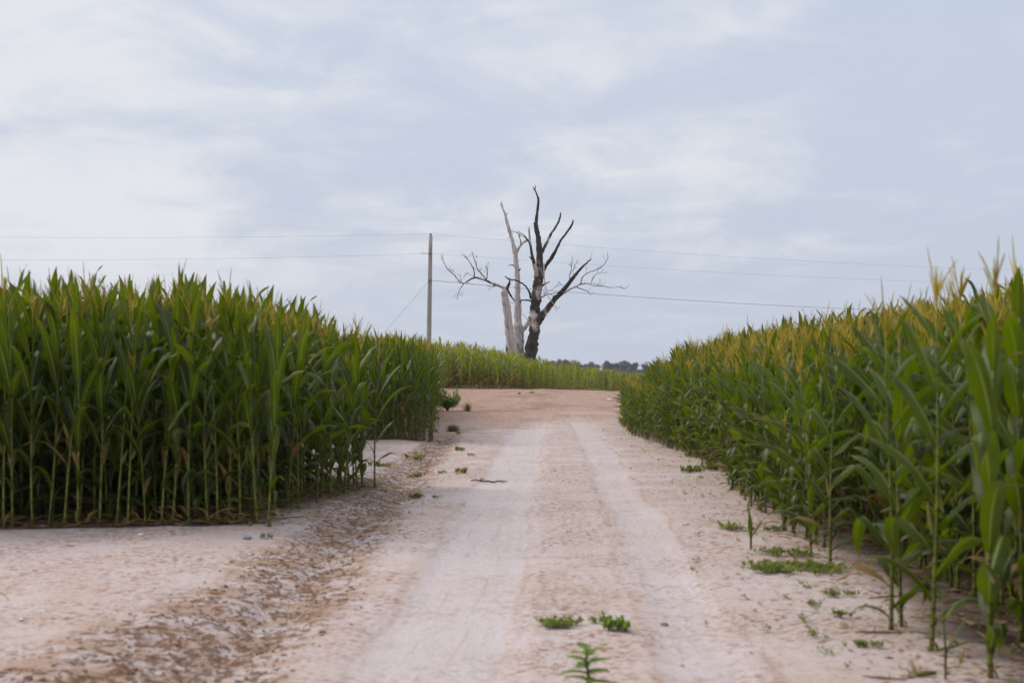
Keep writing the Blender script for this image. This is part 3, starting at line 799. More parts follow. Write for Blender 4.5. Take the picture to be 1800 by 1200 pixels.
def tw(zx, zy, dy=0.0):
    px = 740 + zx / 3.429; py = 300 + zy / 3.429
    return Vector(((px - 900) / FPX * TREE_Y, dy, CAM_Z + (HORIZON - py) / FPX * TREE_Y))
ZS = 1 / 3.429 / FPX * TREE_Y      # metres per zoomed pixel
tree_base = tw(610, 1150); TB = Vector((tree_base.x, 0, gz(tree_base.x, TREE_Y)))
tree = empty('dead_tree', (TB.x, TREE_Y, TB.z)); tag(tree, 'bare dead tree with three broken pale and blackened trunks rising behind the far corn', 'dead tree')
trng = random.Random(4)
def limb(name, parent, pts, char=0.0, dy0=0.0, dy1=0.0, n=10, sub=5, jag=False, root=False, wob=0.25):
    """pts: (zx, zy, width in zoomed px, [char])"""
    m = len(pts); raw = []
    for i, p in enumerate(pts):
        q = tw(p[0], p[1], dy0 + (dy1 - dy0) * i / (m - 1)) - TB
        raw.append((*q, p[2] * ZS * 0.5, p[3] if len(p) > 3 else char))
    if root:
        a = raw[0]; raw.insert(0, (a[0] * 1.0, a[1], -0.1, a[3] * 1.35, a[4]))
    cm = catmull(raw, sub)
    path = [Vector(c[:3]) for c in cm]; rad = [max(c[3], 0.012) for c in cm]
    for i in range(1, len(path)):
        k = 0.12 * rad[i] + (0.02 if rad[i] < 0.06 else 0)
        path[i] = path[i] + Vector((trng.uniform(-k, k), trng.uniform(-k, k), trng.uniform(-k, k)))
        rad[i] *= trng.uniform(0.9, 1.12)
    g = tube(path, rad, n, wob=wob, seed=trng.uniform(0, 50))
    nv = n; g.A['dry'] = [cm[min(i // nv, len(cm) - 1)][4] for i in range(len(g.V))]
    if jag:
        for k in range(n):
            v = g.V[(len(path) - 1) * n + k]; v.z += trng.uniform(-0.12, 0.2) * (1 if rad[-1] > 0.05 else 0.3)
    return link(name, g.mesh(name, [M_WOOD]), parent), path, rad

def twigs(parent, path, rad, cnt, L, seed, up=0.5, start=0.3):
    r = random.Random(seed)
    for k in range(cnt):
        i = r.randint(int(len(path) * start), len(path) - 2); p = path[i]; t = (path[i + 1] - path[i - 1]).normalized() if i else Vector((0, 0, 1))
        d = (t + Vector((r.uniform(-1, 1), r.uniform(-1, 1), r.uniform(-.4, 1) * up * 2))).normalized()
        q = p.copy(); pts = [q.copy()]; LL = L * r.uniform(0.4, 1.1)
        for s in range(6):
            d = (d + Vector((r.uniform(-.35, .35), r.uniform(-.35, .35), r.uniform(-.2, .35)))).normalized(); q = q + d * LL / 6; pts.append(q.copy())
        r0 = min(rad[i] * 0.5, 0.022)
        g = tube(pts, [max(r0 * (1 - s / 6.5), 0.009) for s in range(7)], 4, dry=0.45)
        for b in range(3):
            s = r.randint(2, 5); e = pts[s] + (d + Vector((r.uniform(-1, 1), r.uniform(-1, 1), r.uniform(-.3, .9)))).normalized() * LL * 0.3
            mid = (pts[s] + e) / 2 + Vector((r.uniform(-.04, .04), 0, r.uniform(-.04, .04)))
            tube([pts[s], mid, e], [max(r0 * .45, .008), .007, 0.006], 3, g=g, dry=0.75)
        link('twig', g.mesh('twig', [M_WOOD]), parent)

# left broken trunk
tA, pA, rA = limb('trunk', tree, [(564, 1170, 70, .2), (545, 1050, 58, .15), (528, 930, 50, .2), (515, 820, 44, .1), (506, 745, 41, .1), (508, 712, 34, .2)], root=True, jag=True, n=14, dy0=-0.5, dy1=-0.9)
limb('branch', tA, [(516, 725, 22, 1), (524, 700, 18, 1), (537, 676, 12, 1)], dy0=-.9, dy1=-1.0, jag=True)
b, p_, r_ = limb('branch', tA, [(503, 718, 16, .1), (470, 697, 14, .1), (440, 690, 13, .4), (395, 670, 11, .6), (360, 660, 11, .4), (328, 655, 10, .7), (295, 672, 7, .8), (262, 692, 6, .9), (240, 680, 5, .9), (215, 650, 4, .9), (180, 620, 4, .9), (147, 568, 3, .9)], dy0=-.9, dy1=-3.2, n=7)
twigs(b, p_, r_, 12, 0.95, 12, .7, .3)
for q in ([(328, 655, 8), (322, 610, 6), (305, 575, 5), (285, 545, 4), (265, 530, 3)], [(400, 665, 7), (368, 632, 6), (340, 590, 5), (325, 545, 4), (313, 503, 3)], [(400, 660, 6), (402, 615, 5), (390, 582, 3)], [(262, 692, 5), (240, 722, 4), (228, 748, 3), (218, 778, 2.5)], [(440, 690, 6), (446, 708, 6)]):
    c_, pp, rr_ = limb('branch', tA, q, char=.9, dy0=-1.9, dy1=-1.9 + trng.uniform(-1.0, 1.0), n=5)
    twigs(c_, pp, rr_, 4, 0.7, q[0][0], .5)
limb('branch', tA, [(525, 728, 13, .6), (545, 760, 12, .5), (565, 785, 11, .2)], dy0=-.9, dy1=0.1, n=7)
# middle pale trunk
tB, pB, rB = limb('trunk', tree, [(602, 1150, 54, .35), (592, 1050, 54, .4), (588, 960, 56, .3), (584, 900, 45, .1), (583, 800, 40, .05), (583, 700, 34, .05), (578, 600, 32, .1), (571, 530, 29, .25), (568, 490, 28, .1), (552, 425, 22, .1), (534, 360, 20, .1), (515, 290, 17, .15), (506, 250, 13, .2), (495, 225, 11, .3), (484, 192, 12, .3)], root=True, n=14, dy0=0.3, dy1=0.9, jag=True)
limb('branch', tB, [(512, 262, 8), (523, 246, 5)], char=.2, dy0=.8, dy1=.8, n=6)
b, p_, r_ = limb('branch', tB, [(575, 490, 20), (592, 455, 16), (612, 430, 14), (640, 412, 11), (660, 408, 8)], char=.1, dy0=.7, dy1=1.2, n=8)
b2, p2, r2 = limb('branch', tB, [(603, 440, 10), (597, 405, 8), (588, 375, 5), (562, 368, 3.5), (540, 395, 3), (520, 415, 2.5)], char=.3, dy0=.8, dy1=-.4, n=5); twigs(b2, p2, r2, 4, .7, 31, .7, .2)
limb('branch', tB, [(648, 412, 8), (625, 395, 6), (600, 380, 4), (575, 370, 3)], char=.8, dy0=1.0, dy1=.4, n=5)
b3, p3, r3 = limb('branch', tB, [(572, 580, 9), (550, 565, 7), (525, 575, 4)], char=.4, dy0=.6, dy1=.0, n=6)
limb('branch', tB, [(592, 600, 9), (598, 590, 6)], char=.8, dy0=.4, dy1=.3, n=6)
limb('branch', tB, [(598, 975, 34, .15), (625, 945, 30, .1), (655, 900, 26, .1), (690, 850, 20, .2)], dy0=.4, dy1=1.1, n=10)
limb('branch', tB, [(645, 895, 4), (628, 878, 3), (608, 862, 2.5)], char=.8, dy0=.7, dy1=.3, n=4)
# right dark trunk
tC, pC, rC = limb('trunk', tree, [(652, 1165, 78, 1.0), (664, 1070, 70, .95), (680, 990, 66, .75), (686, 930, 64, .44), (686, 870, 60, .38), (688, 810, 56, .85), (695, 740, 54, .42), (706, 670, 54, .55), (714, 600, 48, .45), (716, 540, 40, .7), (714, 470, 36, .85), (706, 400, 29, 1.2), (694, 340, 27, 1.3), (694, 305, 20, 1.3), (702, 240, 16, 1.3), (708, 180, 15, 1.3), (700, 145, 10, 1.3), (688, 118, 8, 1.3), (690, 90, 4, 1.3)], root=True, n=16, dy0=-.1, dy1=.2, jag=True)
limb('branch', tC, [(690, 118, 9), (680, 106, 7), (677, 98, 4)], char=1.2, dy0=.2, dy1=.1, n=6)
limb('branch', tC, [(697, 335, 16), (684, 322, 12), (679, 312, 6)], char=1.2, dy0=.1, dy1=0, n=6)
limb('branch', tC, [(700, 640, 34, .3), (688, 585, 26, .3), (674, 530, 18, .8), (662, 470, 14, .8), (655, 420, 13, .2), (650, 355, 12, .2)], dy0=-.1, dy1=-.8, n=9, jag=True)
limb('branch', tC, [(663, 480, 10), (650, 440, 8), (632, 405, 6), (605, 385, 4), (585, 372, 3)], char=.8, dy0=-.6, dy1=-1.0, n=6)
limb('branch', tC, [(672, 545, 10), (655, 520, 7)], char=1, dy0=-.4, dy1=-.6, n=6)
limb('branch', tC, [(722, 510, 22, .5), (742, 465, 20, .4), (768, 412, 19, .45), (788, 370, 15, .6), (812, 335, 13, .7), (835, 290, 13, .8), (848, 243, 7, 1)], dy0=.2, dy1=1.4, n=9, jag=True)
limb('branch', tC, [(734, 605, 26, .8), (758, 565, 22, 1), (790, 520, 21, 1.1), (818, 470, 18, 1.1), (838, 430, 13, 1), (872, 385, 12, 1), (898, 350, 12, 1), (912, 320, 9, 1)], dy0=0, dy1=-1.5, n=9, jag=True)
b, p_, r_ = limb('branch', tC, [(690, 925, 52, .5), (722, 885, 44, .6), (760, 835, 36, .5), (800, 785, 30, .9), (850, 728, 26, 1.1), (905, 660, 23, 1.1), (938, 620, 17, 1.1), (980, 575, 12, 1.1), (1023, 537, 5, 1.1)], dy0=-.2, dy1=-.9, n=11)
twigs(b, p_, r_, 5, 0.9, 55, .7, .45)
b, p_, r_ = limb('branch', tC, [(860, 742, 12, .3), (895, 718, 11, .3), (930, 703, 10, .3), (960, 690, 8, .4), (1000, 688, 6, .5), (1040, 702, 5, .6), (1085, 705, 4, .6), (1130, 714, 3.5, .6), (1180, 712, 3, .6), (1215, 722, 2.5, .6), (1235, 700, 2, .6)], dy0=-.6, dy1=-2.8, n=6)
twigs(b, p_, r_, 8, 0.9, 57, .6, .35)
for q, d1 in (([(958, 690, 7), (965, 655, 6), (990, 630, 5), (1030, 612, 4.5), (1065, 600, 4), (1090, 582, 4), (1112, 545, 3), (1110, 512, 2)], -2.4), ([(935, 705, 6), (975, 718, 5), (1000, 730, 5), (1018, 742, 3)], -.4),
              ([(900, 668, 5), (893, 635, 4), (906, 590, 3.5), (912, 545, 3), (915, 502, 2)], .6), ([(893, 635, 3), (925, 580, 3), (952, 530, 2)], .9), ([(1020, 690, 4), (1030, 650, 3.5), (1050, 632, 3), (1080, 628, 2)], -2.6)):
    c_, pp, rr_ = limb('branch', tC, q, char=.8, dy0=-.8, dy1=d1, n=5)
    twigs(c_, pp, rr_, 3, 0.6, q[0][0] + q[0][1], .6, .3)
limb('branch', tC, [(662, 770, 15), (655, 740, 12), (640, 712, 10), (615, 688, 9), (585, 672, 9), (550, 665, 9), (525, 660, 8), (508, 645, 5)], char=.75, dy0=-.2, dy1=-2.0, n=8)
limb('branch', tC, [(664, 785, 11), (640, 780, 9), (605, 782, 8), (600, 800, 7)], char=.85, dy0=-.1, dy1=-.3, n=6)
limb('branch', tC, [(610, 782, 4), (570, 795, 3.5), (530, 790, 3)], char=.7, dy0=.2, dy1=.6, n=5)
limb('branch', tC, [(722, 700, 16), (745, 685, 11), (776, 670, 4)], char=1, dy0=0, dy1=-.3, n=7)
limb('branch', tC, [(712, 800, 12), (727, 782, 6)], char=.7, dy0=0, dy1=-.2, n=6)
limb('branch', tC, [(662, 905, 14), (650, 880, 8)], char=.8, dy0=-.2, dy1=-.3, n=6)
b, p_, r_ = limb('branch', tC, [(738, 560, 9), (740, 620, 8), (745, 680, 7), (755, 720, 6), (762, 755, 5), (785, 790, 4), (803, 820, 3), (826, 845, 2)], char=.35, dy0=-.5, dy1=-1.4, n=5); twigs(b, p_, r_, 4, .6, 71, .2, .4)
b, p_, r_ = limb('branch', tC, [(720, 768, 7), (750, 752, 6), (790, 742, 5), (850, 732, 5)], char=.6, dy0=-.2, dy1=-.8, n=5); twigs(b, p_, r_, 4, .7, 73, .6, .1)
b, p_, r_ = limb('branch', tC, [(745, 745, 3), (790, 715, 3), (830, 690, 3), (870, 690, 2)], char=.6, dy0=-.4, dy1=.6, n=4); twigs(b, p_, r_, 3, .6, 75, .6, .1)
b, p_, r_ = limb('branch', tC, [(840, 745, 6), (810, 755, 6), (795, 765, 8), (790, 778, 3)], char=1, dy0=-.5, dy1=-.9, n=5)

def leaf_cloud(rng, centers, n, size, mat_tint=0.5, dry=0.0, flat=0.0, g=None):
    """n folded leaf faces scattered in ellipsoids: centers = (x, y, z, rx, ry, rz)"""
    g = g or Geo()
    wsum = [c[3] * c[4] * c[5] for c in centers]
    for k in range(n):
        c = rng.choices(centers, wsum)[0]
        while True:
            q = Vector((rng.uniform(-1, 1), rng.uniform(-1, 1), rng.uniform(-1, 1)))
            if q.length <= 1: break
        q = q * (0.55 + 0.45 * rng.random()) / max(q.length, .3) * (rng.random() ** 0.4) if flat == 0 else q
        p = Vector((c[0] + q.x * c[3], c[1] + q.y * c[4], max(c[2] + q.z * c[5], 0.004)))
        s = size * rng.uniform(0.6, 1.3)
        d = Vector((rng.uniform(-1, 1), rng.uniform(-1, 1), rng.uniform(-.6, .8) * (1 - flat))).normalized()
        e = d.cross(Vector((rng.uniform(-.5, .5), rng.uniform(-.5, .5), 1))).normalized(); nn = d.cross(e)
        a = p; b_ = p + d * s * .5 + e * s * .32 + nn * s * .08; t_ = p + d * s; c_ = p + d * s * .5 - e * s * .32 + nn * s * .08
        ti = min(1, max(0, mat_tint + rng.uniform(-.4, .4)))
        g.add([a, b_, t_, c_, p + d * s * .5], [(0, 1, 4), (1, 2, 4), (2, 3, 4), (3, 0, 4)], [0, .6, .3, .6, 0], [.1, .5, .7, .5, .3], ti, dry)
    return g

# ivy on the left trunk foot
ivr = random.Random(8); ix = tw(522, 1100)
ivy = empty('climbing_ivy', (ix.x, TREE_Y - 0.55, gz(ix.x, TREE_Y))); tag(ivy, 'dark green ivy climbing the foot of the left broken trunk', 'ivy')
ziv = lambda zy: tw(0, zy).z - ivy.location.z
cs = [(-.02 + .05 * math.sin(k), 0, ziv(1130 - k * 12), .13 - .006 * k, .16, .22) for k in range(10)]
f_ = link('foliage', leaf_cloud(ivr, cs, 420, .09).mesh('foliage', [M_IVY]), ivy); f_['kind'] = 'stuff'
link('stem', tube([(0, 0, 0), (0.02, 0, 1), (-.03, 0, 2.2), (0, 0, ziv(1035))], [.02, .018, .014, .006], 5).mesh('stem', [M_STICK]), ivy)
cs2 = [(tw(578, 0).x - ix.x, .4, ziv(1110 - 14 * k), .10, .15, .18) for k in range(5)]
ivy2 = empty('climbing_ivy', ivy.location); tag(ivy2, 'small tuft of ivy between the left and middle dead trunks', 'ivy')
f_ = link('foliage', leaf_cloud(ivr, cs2, 130, .08, .4).mesh('foliage', [M_IVY]), ivy2); f_['kind'] = 'stuff'

# ------------------------------------------------------------------ pole and wires
PY = 94.0; PX = (757 - 900) / FPX * PY; pz = lambda py, d=PY: CAM_Z + (HORIZON - py) / FPX * d
pole = empty('utility_pole', (PX, PY, gz(PX, PY))); tag(pole, 'weathered wooden utility pole leaning slightly behind the left corn', 'utility pole')
hz = pz(414) - pole.location.z
sh = tube([((t - 1) * 0.17, 0, -0.1 + t * (hz + 0.1)) for t in np.linspace(0, 1, 12)], [0.175 - 0.05 * t for t in np.linspace(0, 1, 12)], 12, wob=0.05)
link('shaft', sh.mesh('shaft', [M_POLE]), pole)
def insul(zz, side):
    z = pz(zz) - pole.location.z; x0 = (z / hz - 1) * 0.17
    g = Geo()
    if side == 'top': path = [(x0, 0, z - .22), (x0, 0, z - .10), (x0, 0, z - .09), (x0, 0, z), (x0, 0, z + .04)]; rr_ = [.02, .02, .07, .06, .02]
    else: path = [(x0, -.12, z), (x0, -.20, z), (x0, -.21, z), (x0, -.30, z), (x0, -.33, z)]; rr_ = [.02, .02, .06, .055, .02]
    link('insulator', tube(path, rr_, 8).mesh('insulator', [M_INSUL]), pole)
    return Vector((PX + x0, PY - (0 if side == 'top' else .27), pole.location.z + z))
a1 = insul(411, 'top'); a2 = insul(446, 'side'); a3 = insul(493, 'side')
lb = tube([(-.17 + .17 * (pz(446) - pole.location.z) / hz, -.05, pz(446) - pole.location.z), (-.65, -.05, pz(445) - pole.location.z)], [.02, .015], 5); link('bracket', lb.mesh('bracket', [M_INSUL]), pole)
def wire(a, b, sag, r, label):
    o = empty('overhead_wire', a); tag(o, label, 'overhead wire', 'overhead wires on the pole'); n = 40
    pts = [Vector(a).lerp(Vector(b), t) - Vector(a) - Vector((0, 0, 4 * sag * t * (1 - t))) for t in np.linspace(0, 1, n)]
    bpy.data.objects.remove(o)
    o = link('overhead_wire', tube(pts, [r] * n, 5).mesh('overhead_wire', [M_WIRE]), loc=a); tag(o, label, 'overhead wire', 'overhead wires on the pole')
RB = (80.0, 130.0); LB = (-75.0, 80.0)
wire(a1, (RB[0], RB[1], a1.z), 1.06, .0045, 'highest thin wire running right from the pole top, behind the dead tree')
wire(a2, (RB[0], RB[1], a2.z), 0.90, .0045, 'middle thin wire running right from the side of the pole')
wire(a3, (RB[0], RB[1], a3.z), 1.43, .013, 'lowest and thickest dark cable running right from the pole')
wire(a1, (LB[0], LB[1], a1.z), 0.76, .0045, 'upper wire running left from the pole top across the sky')
wire(a2, (LB[0], LB[1], a2.z), 0.88, .0045, 'lower wire running left from the pole just above the corn')
g_e = Vector((a3.x - 6.2, PY, gz(a3.x - 6.2, PY)))
o = link('guy_wire', tube([Vector((0, 0, 0)), g_e - a3], [.007, .007], 5).mesh('guy_wire', [M_WIRE]), loc=a3); tag(o, 'slanting guy wire from the pole down to the left behind the corn', 'guy wire')

# ------------------------------------------------------------------ far wood
def far_trees():
    mats = M_FAR; vs = []
    for k in range(7):
        r = random.Random(900 + k); H = 10; crown = []
        nb = r.randint(9, 14)
        for b in range(nb):
            a = r.uniform(0, 6.28); rad = r.uniform(0, 2.6); z = r.uniform(1.6, H - 1.8); rr_ = r.uniform(1.3, 2.6) * (1.15 - 0.4 * abs(z - 5.5) / 5)
            crown.append((math.cos(a) * rad, math.sin(a) * rad, z, rr_, rr_, rr_ * .8))
        g = leaf_cloud(r, crown, 1700, 0.75, .45)
        tg = tube([(0, 0, -.5), (0.1, 0, 2), (0, .1, 4.5), (0.2, 0, 7)], [.3, .25, .2, .08], 6)
        for b in range(4): 
            c = crown[b]; tube([(0, 0, 3), (c[0] * .6, c[1] * .6, c[2] - .8), c[:3]], [.12, .08, .03], 4, g=tg)
        vs.append((g.mesh('crown', [mats]), tg.mesh('trunk', [M_STICK])))
    r = random.Random(31); n = 0
    x = 4.0
    while x < 112:
        y = 900 + r.uniform(-30, 60); h = 0.95 + 0.30 * float(vnoise(x * .035, 3.3, 5)) + r.uniform(-.12, .16)
        if 10 < x < 22: h *= 0.75
        c, t_ = vs[r.randrange(7)]
        root = empty('woodland_tree', (x, y, -1.6), r.uniform(0, 6.28), h)
        root.scale = (h * r.uniform(1.0, 1.35), h * 1.1, h)
        tag(root, 'blue green tree, %s from the left in the distant wood' % ordinal(n + 1), 'tree', 'trees of the distant wood')
        link('crown', c, root); link('trunk', t_, root); n += 1
        x += r.uniform(2.0, 4.0)
    # undergrowth that closes the wood below the crowns
    cc = [(xx, 925 + r.uniform(-5, 30), 1.0 + r.uniform(-.5, .8), 4, 3, 2.6) for xx in np.arange(0, 115, 3.0)]
    g = leaf_cloud(r, cc, 4500, 1.3, .35); 
    for v in g.V: v.z -= 1.6
    o = link('woodland_undergrowth', g.mesh('woodland_undergrowth', [mats])); tag(o, 'dark undergrowth along the foot of the distant wood', 'undergrowth', kind='stuff')
M_FAR = leaf_material('woodland_leaf', (0.014, 0.030, 0.014), (0.045, 0.066, 0.028), (0.03, 0.05, 0.012), rough=0.7, tf=0.2)
far_trees()

# ------------------------------------------------------------------ weeds, shrub, grass tufts
def weed_patch(px, py, w_px, label, seed, n=220, hgt=0.035, size=0.016, ratio=0.35, mat=M_WEED, dens=None):
    x, y = at(px, py); r = random.Random(seed); W = w_px / FPX * y / 2; D = max(W * ratio * 1.6, 0.05)
    root = empty('weed_patch', (x, y, gz(x, y))); tag(root, label, 'weed'); st = Geo(); fo = Geo()
    ns = max(6, int(n / 22)); per = n // ns
    k0 = r.sample(range(-100, 100), 3)
    for s in range(ns):
        cx = r.uniform(-.75, .75) * W; cy = r.uniform(-.6, .6) * D
        a = r.uniform(0, 6.28); L = r.uniform(.25, .6) * min(W, .35)
        pts = [Vector((cx, cy, 0.006))]
        for q in range(5):
            a += r.uniform(-.4, .4); p = pts[-1] + Vector((math.cos(a) * L / 5, math.sin(a) * L / 5, 0)); p.z = 0.008 + hgt * r.random() * (q / 5); pts.append(p)
        for p in pts: p.z += gz(x + p.x, y + p.y) - root.location.z
        tube(pts, [.0025] * 5 + [.001], 3, g=st, cap=False)
        for q in range(per):
            f = r.random() * 4.99; i = int(f); p = pts[i].lerp(pts[i + 1], f - i)
            leaf_cloud(r, [(p.x, p.y, 0, .02, .02, .001)], 1, size, .5, 0.0 if r.random() > .06 else .8, .25, fo)
            for v in fo.V[-5:]: v.z += p.z + r.uniform(0, hgt) * .6
    link('stem', st.mesh('stem', [M_STEM]), root)['kind'] = 'stuff'
    f = link('foliage', fo.mesh('foliage', [mat]), root); f['kind'] = 'stuff'

weed_patch(986, 1101, 82, 'flat green weed mat in the middle of the track, left of its leafier neighbour', 1, 520, .04, .02, .45)
weed_patch(1062, 1094, 50, 'thin weed runner in the track linking the flat mat and the leafier weed', 2, 130, .03, .02, .2)
weed_patch(1085, 1108, 48, 'bushy bright green weed in the track with rounded upright leaves', 3, 190, .07, .030, .5, M_SEED)
weed_patch(1300, 932, 90, 'feathery low weed around the lone stunted corn shoot', 4, 300, .06, .02, .4)
weed_patch(1352, 934, 60, 'small grey green weed between the stunted shoot and the right field', 5, 160, .05, .02, .4)
weed_patch(1400, 1004, 185, 'largest spreading weed mat on the sand beside the right field', 6, 1500, .06, .02, .5)
weed_patch(1385, 978, 90, 'thin weed growth just behind the largest weed mat on the right', 7, 330, .07, .019, .5)
weed_patch(1478, 1048, 60, 'short weed strip along a sand ridge between corn stalks on the right', 8, 160, .04, .02, .3)
weed_patch(1432, 1066, 24, 'tiny round weed on bare sand left of the corn pair', 9, 60, .04, .017, .6)
weed_patch(1480, 1084, 44, 'small scattered weed on bare sand in front of the corn pair', 10, 100, .04, .02, .4)
weed_patch(1430, 1120, 12, 'single tiny sprig on open sand at the lower right of the track', 11, 24, .04, .02, .7)
weed_patch(1525, 1138, 42, 'low weed strip by the foot of the near right corn stalks', 12, 110, .03, .02, .25)
weed_patch(1215, 831, 50, 'nearest of three dark weed clumps on sand beside the right field', 13, 260, .11, .03, .4)
weed_patch(1225, 803, 56, 'middle dark weed clump in front of the right field', 14, 300, .12, .032, .4)
weed_patch(1215, 786, 44, 'farthest dark weed clump in front of the right field', 15, 220, .12, .032, .4)
weed_patch(1262, 827, 50, 'weed half hidden at the feet of the outer corn row on the right', 16, 220, .12, .03, .4)
weed_patch(807, 831, 26, 'bright tuft of green weed on the left shoulder of the track', 17, 160, .07, .03, .5)
weed_patch(776, 832, 22, 'faint yellowish weed just left of the bright tuft on the track shoulder', 18, 70, .04, .024, .5)
weed_patch(664, 820, 44, 'long low weed on the bank at the corner of the near left corn block', 19, 240, .07, .03, .35)
weed_patch(733, 838, 30, 'yellow green weed in the ditch bottom', 20, 130, .05, .026, .35)
weed_patch(735, 876, 26, 'bright green weed at the lip of the ditch', 21, 160, .06, .025, .4)
weed_patch(729, 808, 44, 'thin straggling weed on the sand strip between the two left corn blocks', 22, 150, .07, .03, .35)
weed_patch(741, 806, 14, 'small bright weed on the sand strip between the two left corn blocks', 23, 60, .06, .03, .5)
weed_patch(768, 876, 20, 'pair of tiny dark sprouts on the left side of the track', 24, 40, .04, .02, .3)
weed_patch(812, 792, 40, 'faint weed trail along the upper end of the ditch', 25, 140, .07, .03, .4)
weed_patch(830, 802, 14, 'single small sprig on pale sand near the head of the ditch', 26, 30, .05, .03, .5)
weed_patch(1112, 750, 42, 'low green weed at the tip of the right field beside the track', 27, 300, .22, .05, .5)
weed_patch(470, 947, 26, 'tiny sprig of weed on sand below the left field corner', 28, 50, .05, .018, .3)
weed_patch(1375, 880, 70, 'leafy weeds in the shade of the outer right corn row', 29, 500, .28, .035, .5)
weed_patch(1395, 855, 90, 'rank green weed clump in the gap of the right corn row', 30, 700, .38, .04, .5)

def shrub(px, py, w_px, h_px, label, seed, n=1500, mat=M_SHRUB, size=.05):
    x, y = at(px, py); r = random.Random(seed); W = w_px / FPX * y / 2; H = h_px / FPX * y
    root = empty('shrub', (x, y, gz(x, y))); tag(root, label, 'shrub'); st = Geo(); cs = []
    for k in range(16):
        a = r.uniform(0, 6.28); q = r.random() ** .5
        e = Vector((math.cos(a) * q * W * .9, math.sin(a) * q * W * .7, H * r.uniform(.35, 1.0) * (1.05 - .45 * q)))
        tube([Vector((0, 0, 0)), Vector((e.x * .45, e.y * .45, e.z * .6)), e], [.012, .008, .003], 4, g=st, cap=False)
        for f in (.55, .8, 1.0): cs.append((e.x * f, e.y * f, max(e.z * f, .05), W * .18, W * .18, H * .14))
    cs += [(0, 0, H * .3, W * .75, W * .55, H * .28)]
    link('stem', st.mesh('stem', [M_STEM]), root)
    f = link('foliage', leaf_cloud(r, cs, n, size, .5).mesh('foliage', [mat]), root); f['kind'] = 'stuff'
shrub(786, 722, 66, 48, 'round grey green shrub beside the second left corn block, in front of the gravel', 61, 1900, size=.085)

def tuft(px, py, w_px, h_px, label, seed, n=160, mat=M_GRASS, tint=.5):
    x, y = at(px, py); r = random.Random(seed); W = w_px / FPX * y / 2; H = h_px / FPX * y; g = Geo()
    for k in range(n):
        a = r.uniform(0, 6.28); q = r.random(); b = Vector((math.cos(a) * q * W * .7, math.sin(a) * q * W * .5, 0)); L = H * r.uniform(.5, 1.1)
        th = R(r.uniform(3, 45)) * (0.3 + q); wd = .003 + .0006 * y / 10
        sd = Vector((-math.sin(a), math.cos(a), 0)) * wd; p1 = b + Vector((math.cos(a) * math.sin(th), math.sin(a) * math.sin(th), math.cos(th))) * L * .6
        th += R(30); p2 = p1 + Vector((math.cos(a) * math.sin(th), math.sin(a) * math.sin(th), math.cos(th))) * L * .45
        g.add([b - sd, b + sd, p1 - sd * .7, p1 + sd * .7, p2], [(0, 1, 3, 2), (2, 3, 4)], [.5] * 5, [.1, .1, .5, .5, .9], min(1, max(0, tint + r.uniform(-.4, .4))), 0)
    o = link('grass_tuft', g.mesh('grass_tuft', [mat]), loc=(x, y, gz(x, y))); tag(o, label, 'grass tuft')
tuft(796, 758, 34, 16, 'olive dry grass tuft at the left edge of the gravel', 71, 260)
tuft(822, 723, 16, 20, 'straw coloured upright grass tuft right of the shrub', 72, 120, tint=.9)
tuft(806, 762, 20, 6, 'thin green grass below the olive tuft', 73, 70, M_WEED)
tuft(935, 691, 14, 5, 'small green grass tuft alone on the gravel crest', 74, 90, M_SEED)
tuft(912, 691, 10, 6, 'faint dry grass wisp on the gravel crest left of the green tuft', 75, 40)
for k, (px, py, wp, hp, m_, lab) in enumerate([(955, 684, 46, 10, M_GRASS, 'dry grass strip at the foot of the far corn, left end'), (985, 686, 34, 9, M_GRASS, 'dry grass strip at the foot of the far corn, right end'), (1045, 688, 60, 6, M_SEED, 'bright green grass verge along the far corn at the right')]):
    tuft(px, py, wp, hp, lab, 80 + k, 420, m_)

# sapling weed at the bottom of the frame with leaves one can count
def sapling():
    x, y = at(1032, 1208); r = random.Random(3); root = empty('weed', (x, y, gz(x, y))); root.scale = (1.75, 1.75, 1.25); tag(root, 'upright broad-leaved weed at the bottom edge of the track', 'weed')
    link('stem', tube([(0, 0, -.01), (.004, 0, .05), (-.004, 0, .10), (0, 0, .145)], [.005, .0045, .004, .002], 6).mesh('stem', [M_STEM]), root)
    for k in range(15):
        z = .02 + k * .009; a = k * 2.4; L = .085 - k * .0025
        g = Geo(); d0 = R(48 + 30 * (1 - k / 15)); P = Vector((0, 0, z)); V = []; n = 5; LU = []; LV = []
        for i in range(n + 1):
            s = i / n; th = d0 + R(30) * s; d = Vector((math.sin(th) * math.cos(a), math.sin(th) * math.sin(a), math.cos(th)))
            if i: P = P + d * L / n
            sd = Vector((-math.sin(a), math.cos(a), 0)); wd = .019 * math.sin(math.pi * min(.97, .06 + s * .94)) ** .8
            for u in (-1, 0, 1): V.append(P + sd * u * wd + Vector((0, 0, abs(u) * .006))); LU.append(u); LV.append(s * .8)
        F = [(i * 3 + k2, i * 3 + k2 + 1, i * 3 + k2 + 4, i * 3 + k2 + 3) for i in range(n) for k2 in (0, 1)]
        g.add(V, F, LU, LV, .4 + .5 * k / 15, 0); link('leaf', g.mesh('leaf', [M_SEED]), root)
sapling()

# grass blade reaching in at the left frame edge
def edge_blade():
    r = random.Random(2); x, y = at(-60, 1085); g = blade(r, (0, 0, 0), 0.1, .42, .018, R(5), R(130), 1.2, n=10, tint=.7)
    root = empty('grass_clump', (x - .03, y, gz(x, y))); tag(root, 'single green grass blade arching in at the left edge of the picture', 'grass')
    link('blade', g.mesh('blade', [M_LEAF]), root); 
    for a, L in ((2.5, .3), (4.0, .25), (1.2, .28)): link('blade', blade(r, (0, 0, 0), a, L, .012, R(15), R(60), n=8).mesh('blade', [M_LEAF]), root)
edge_blade()

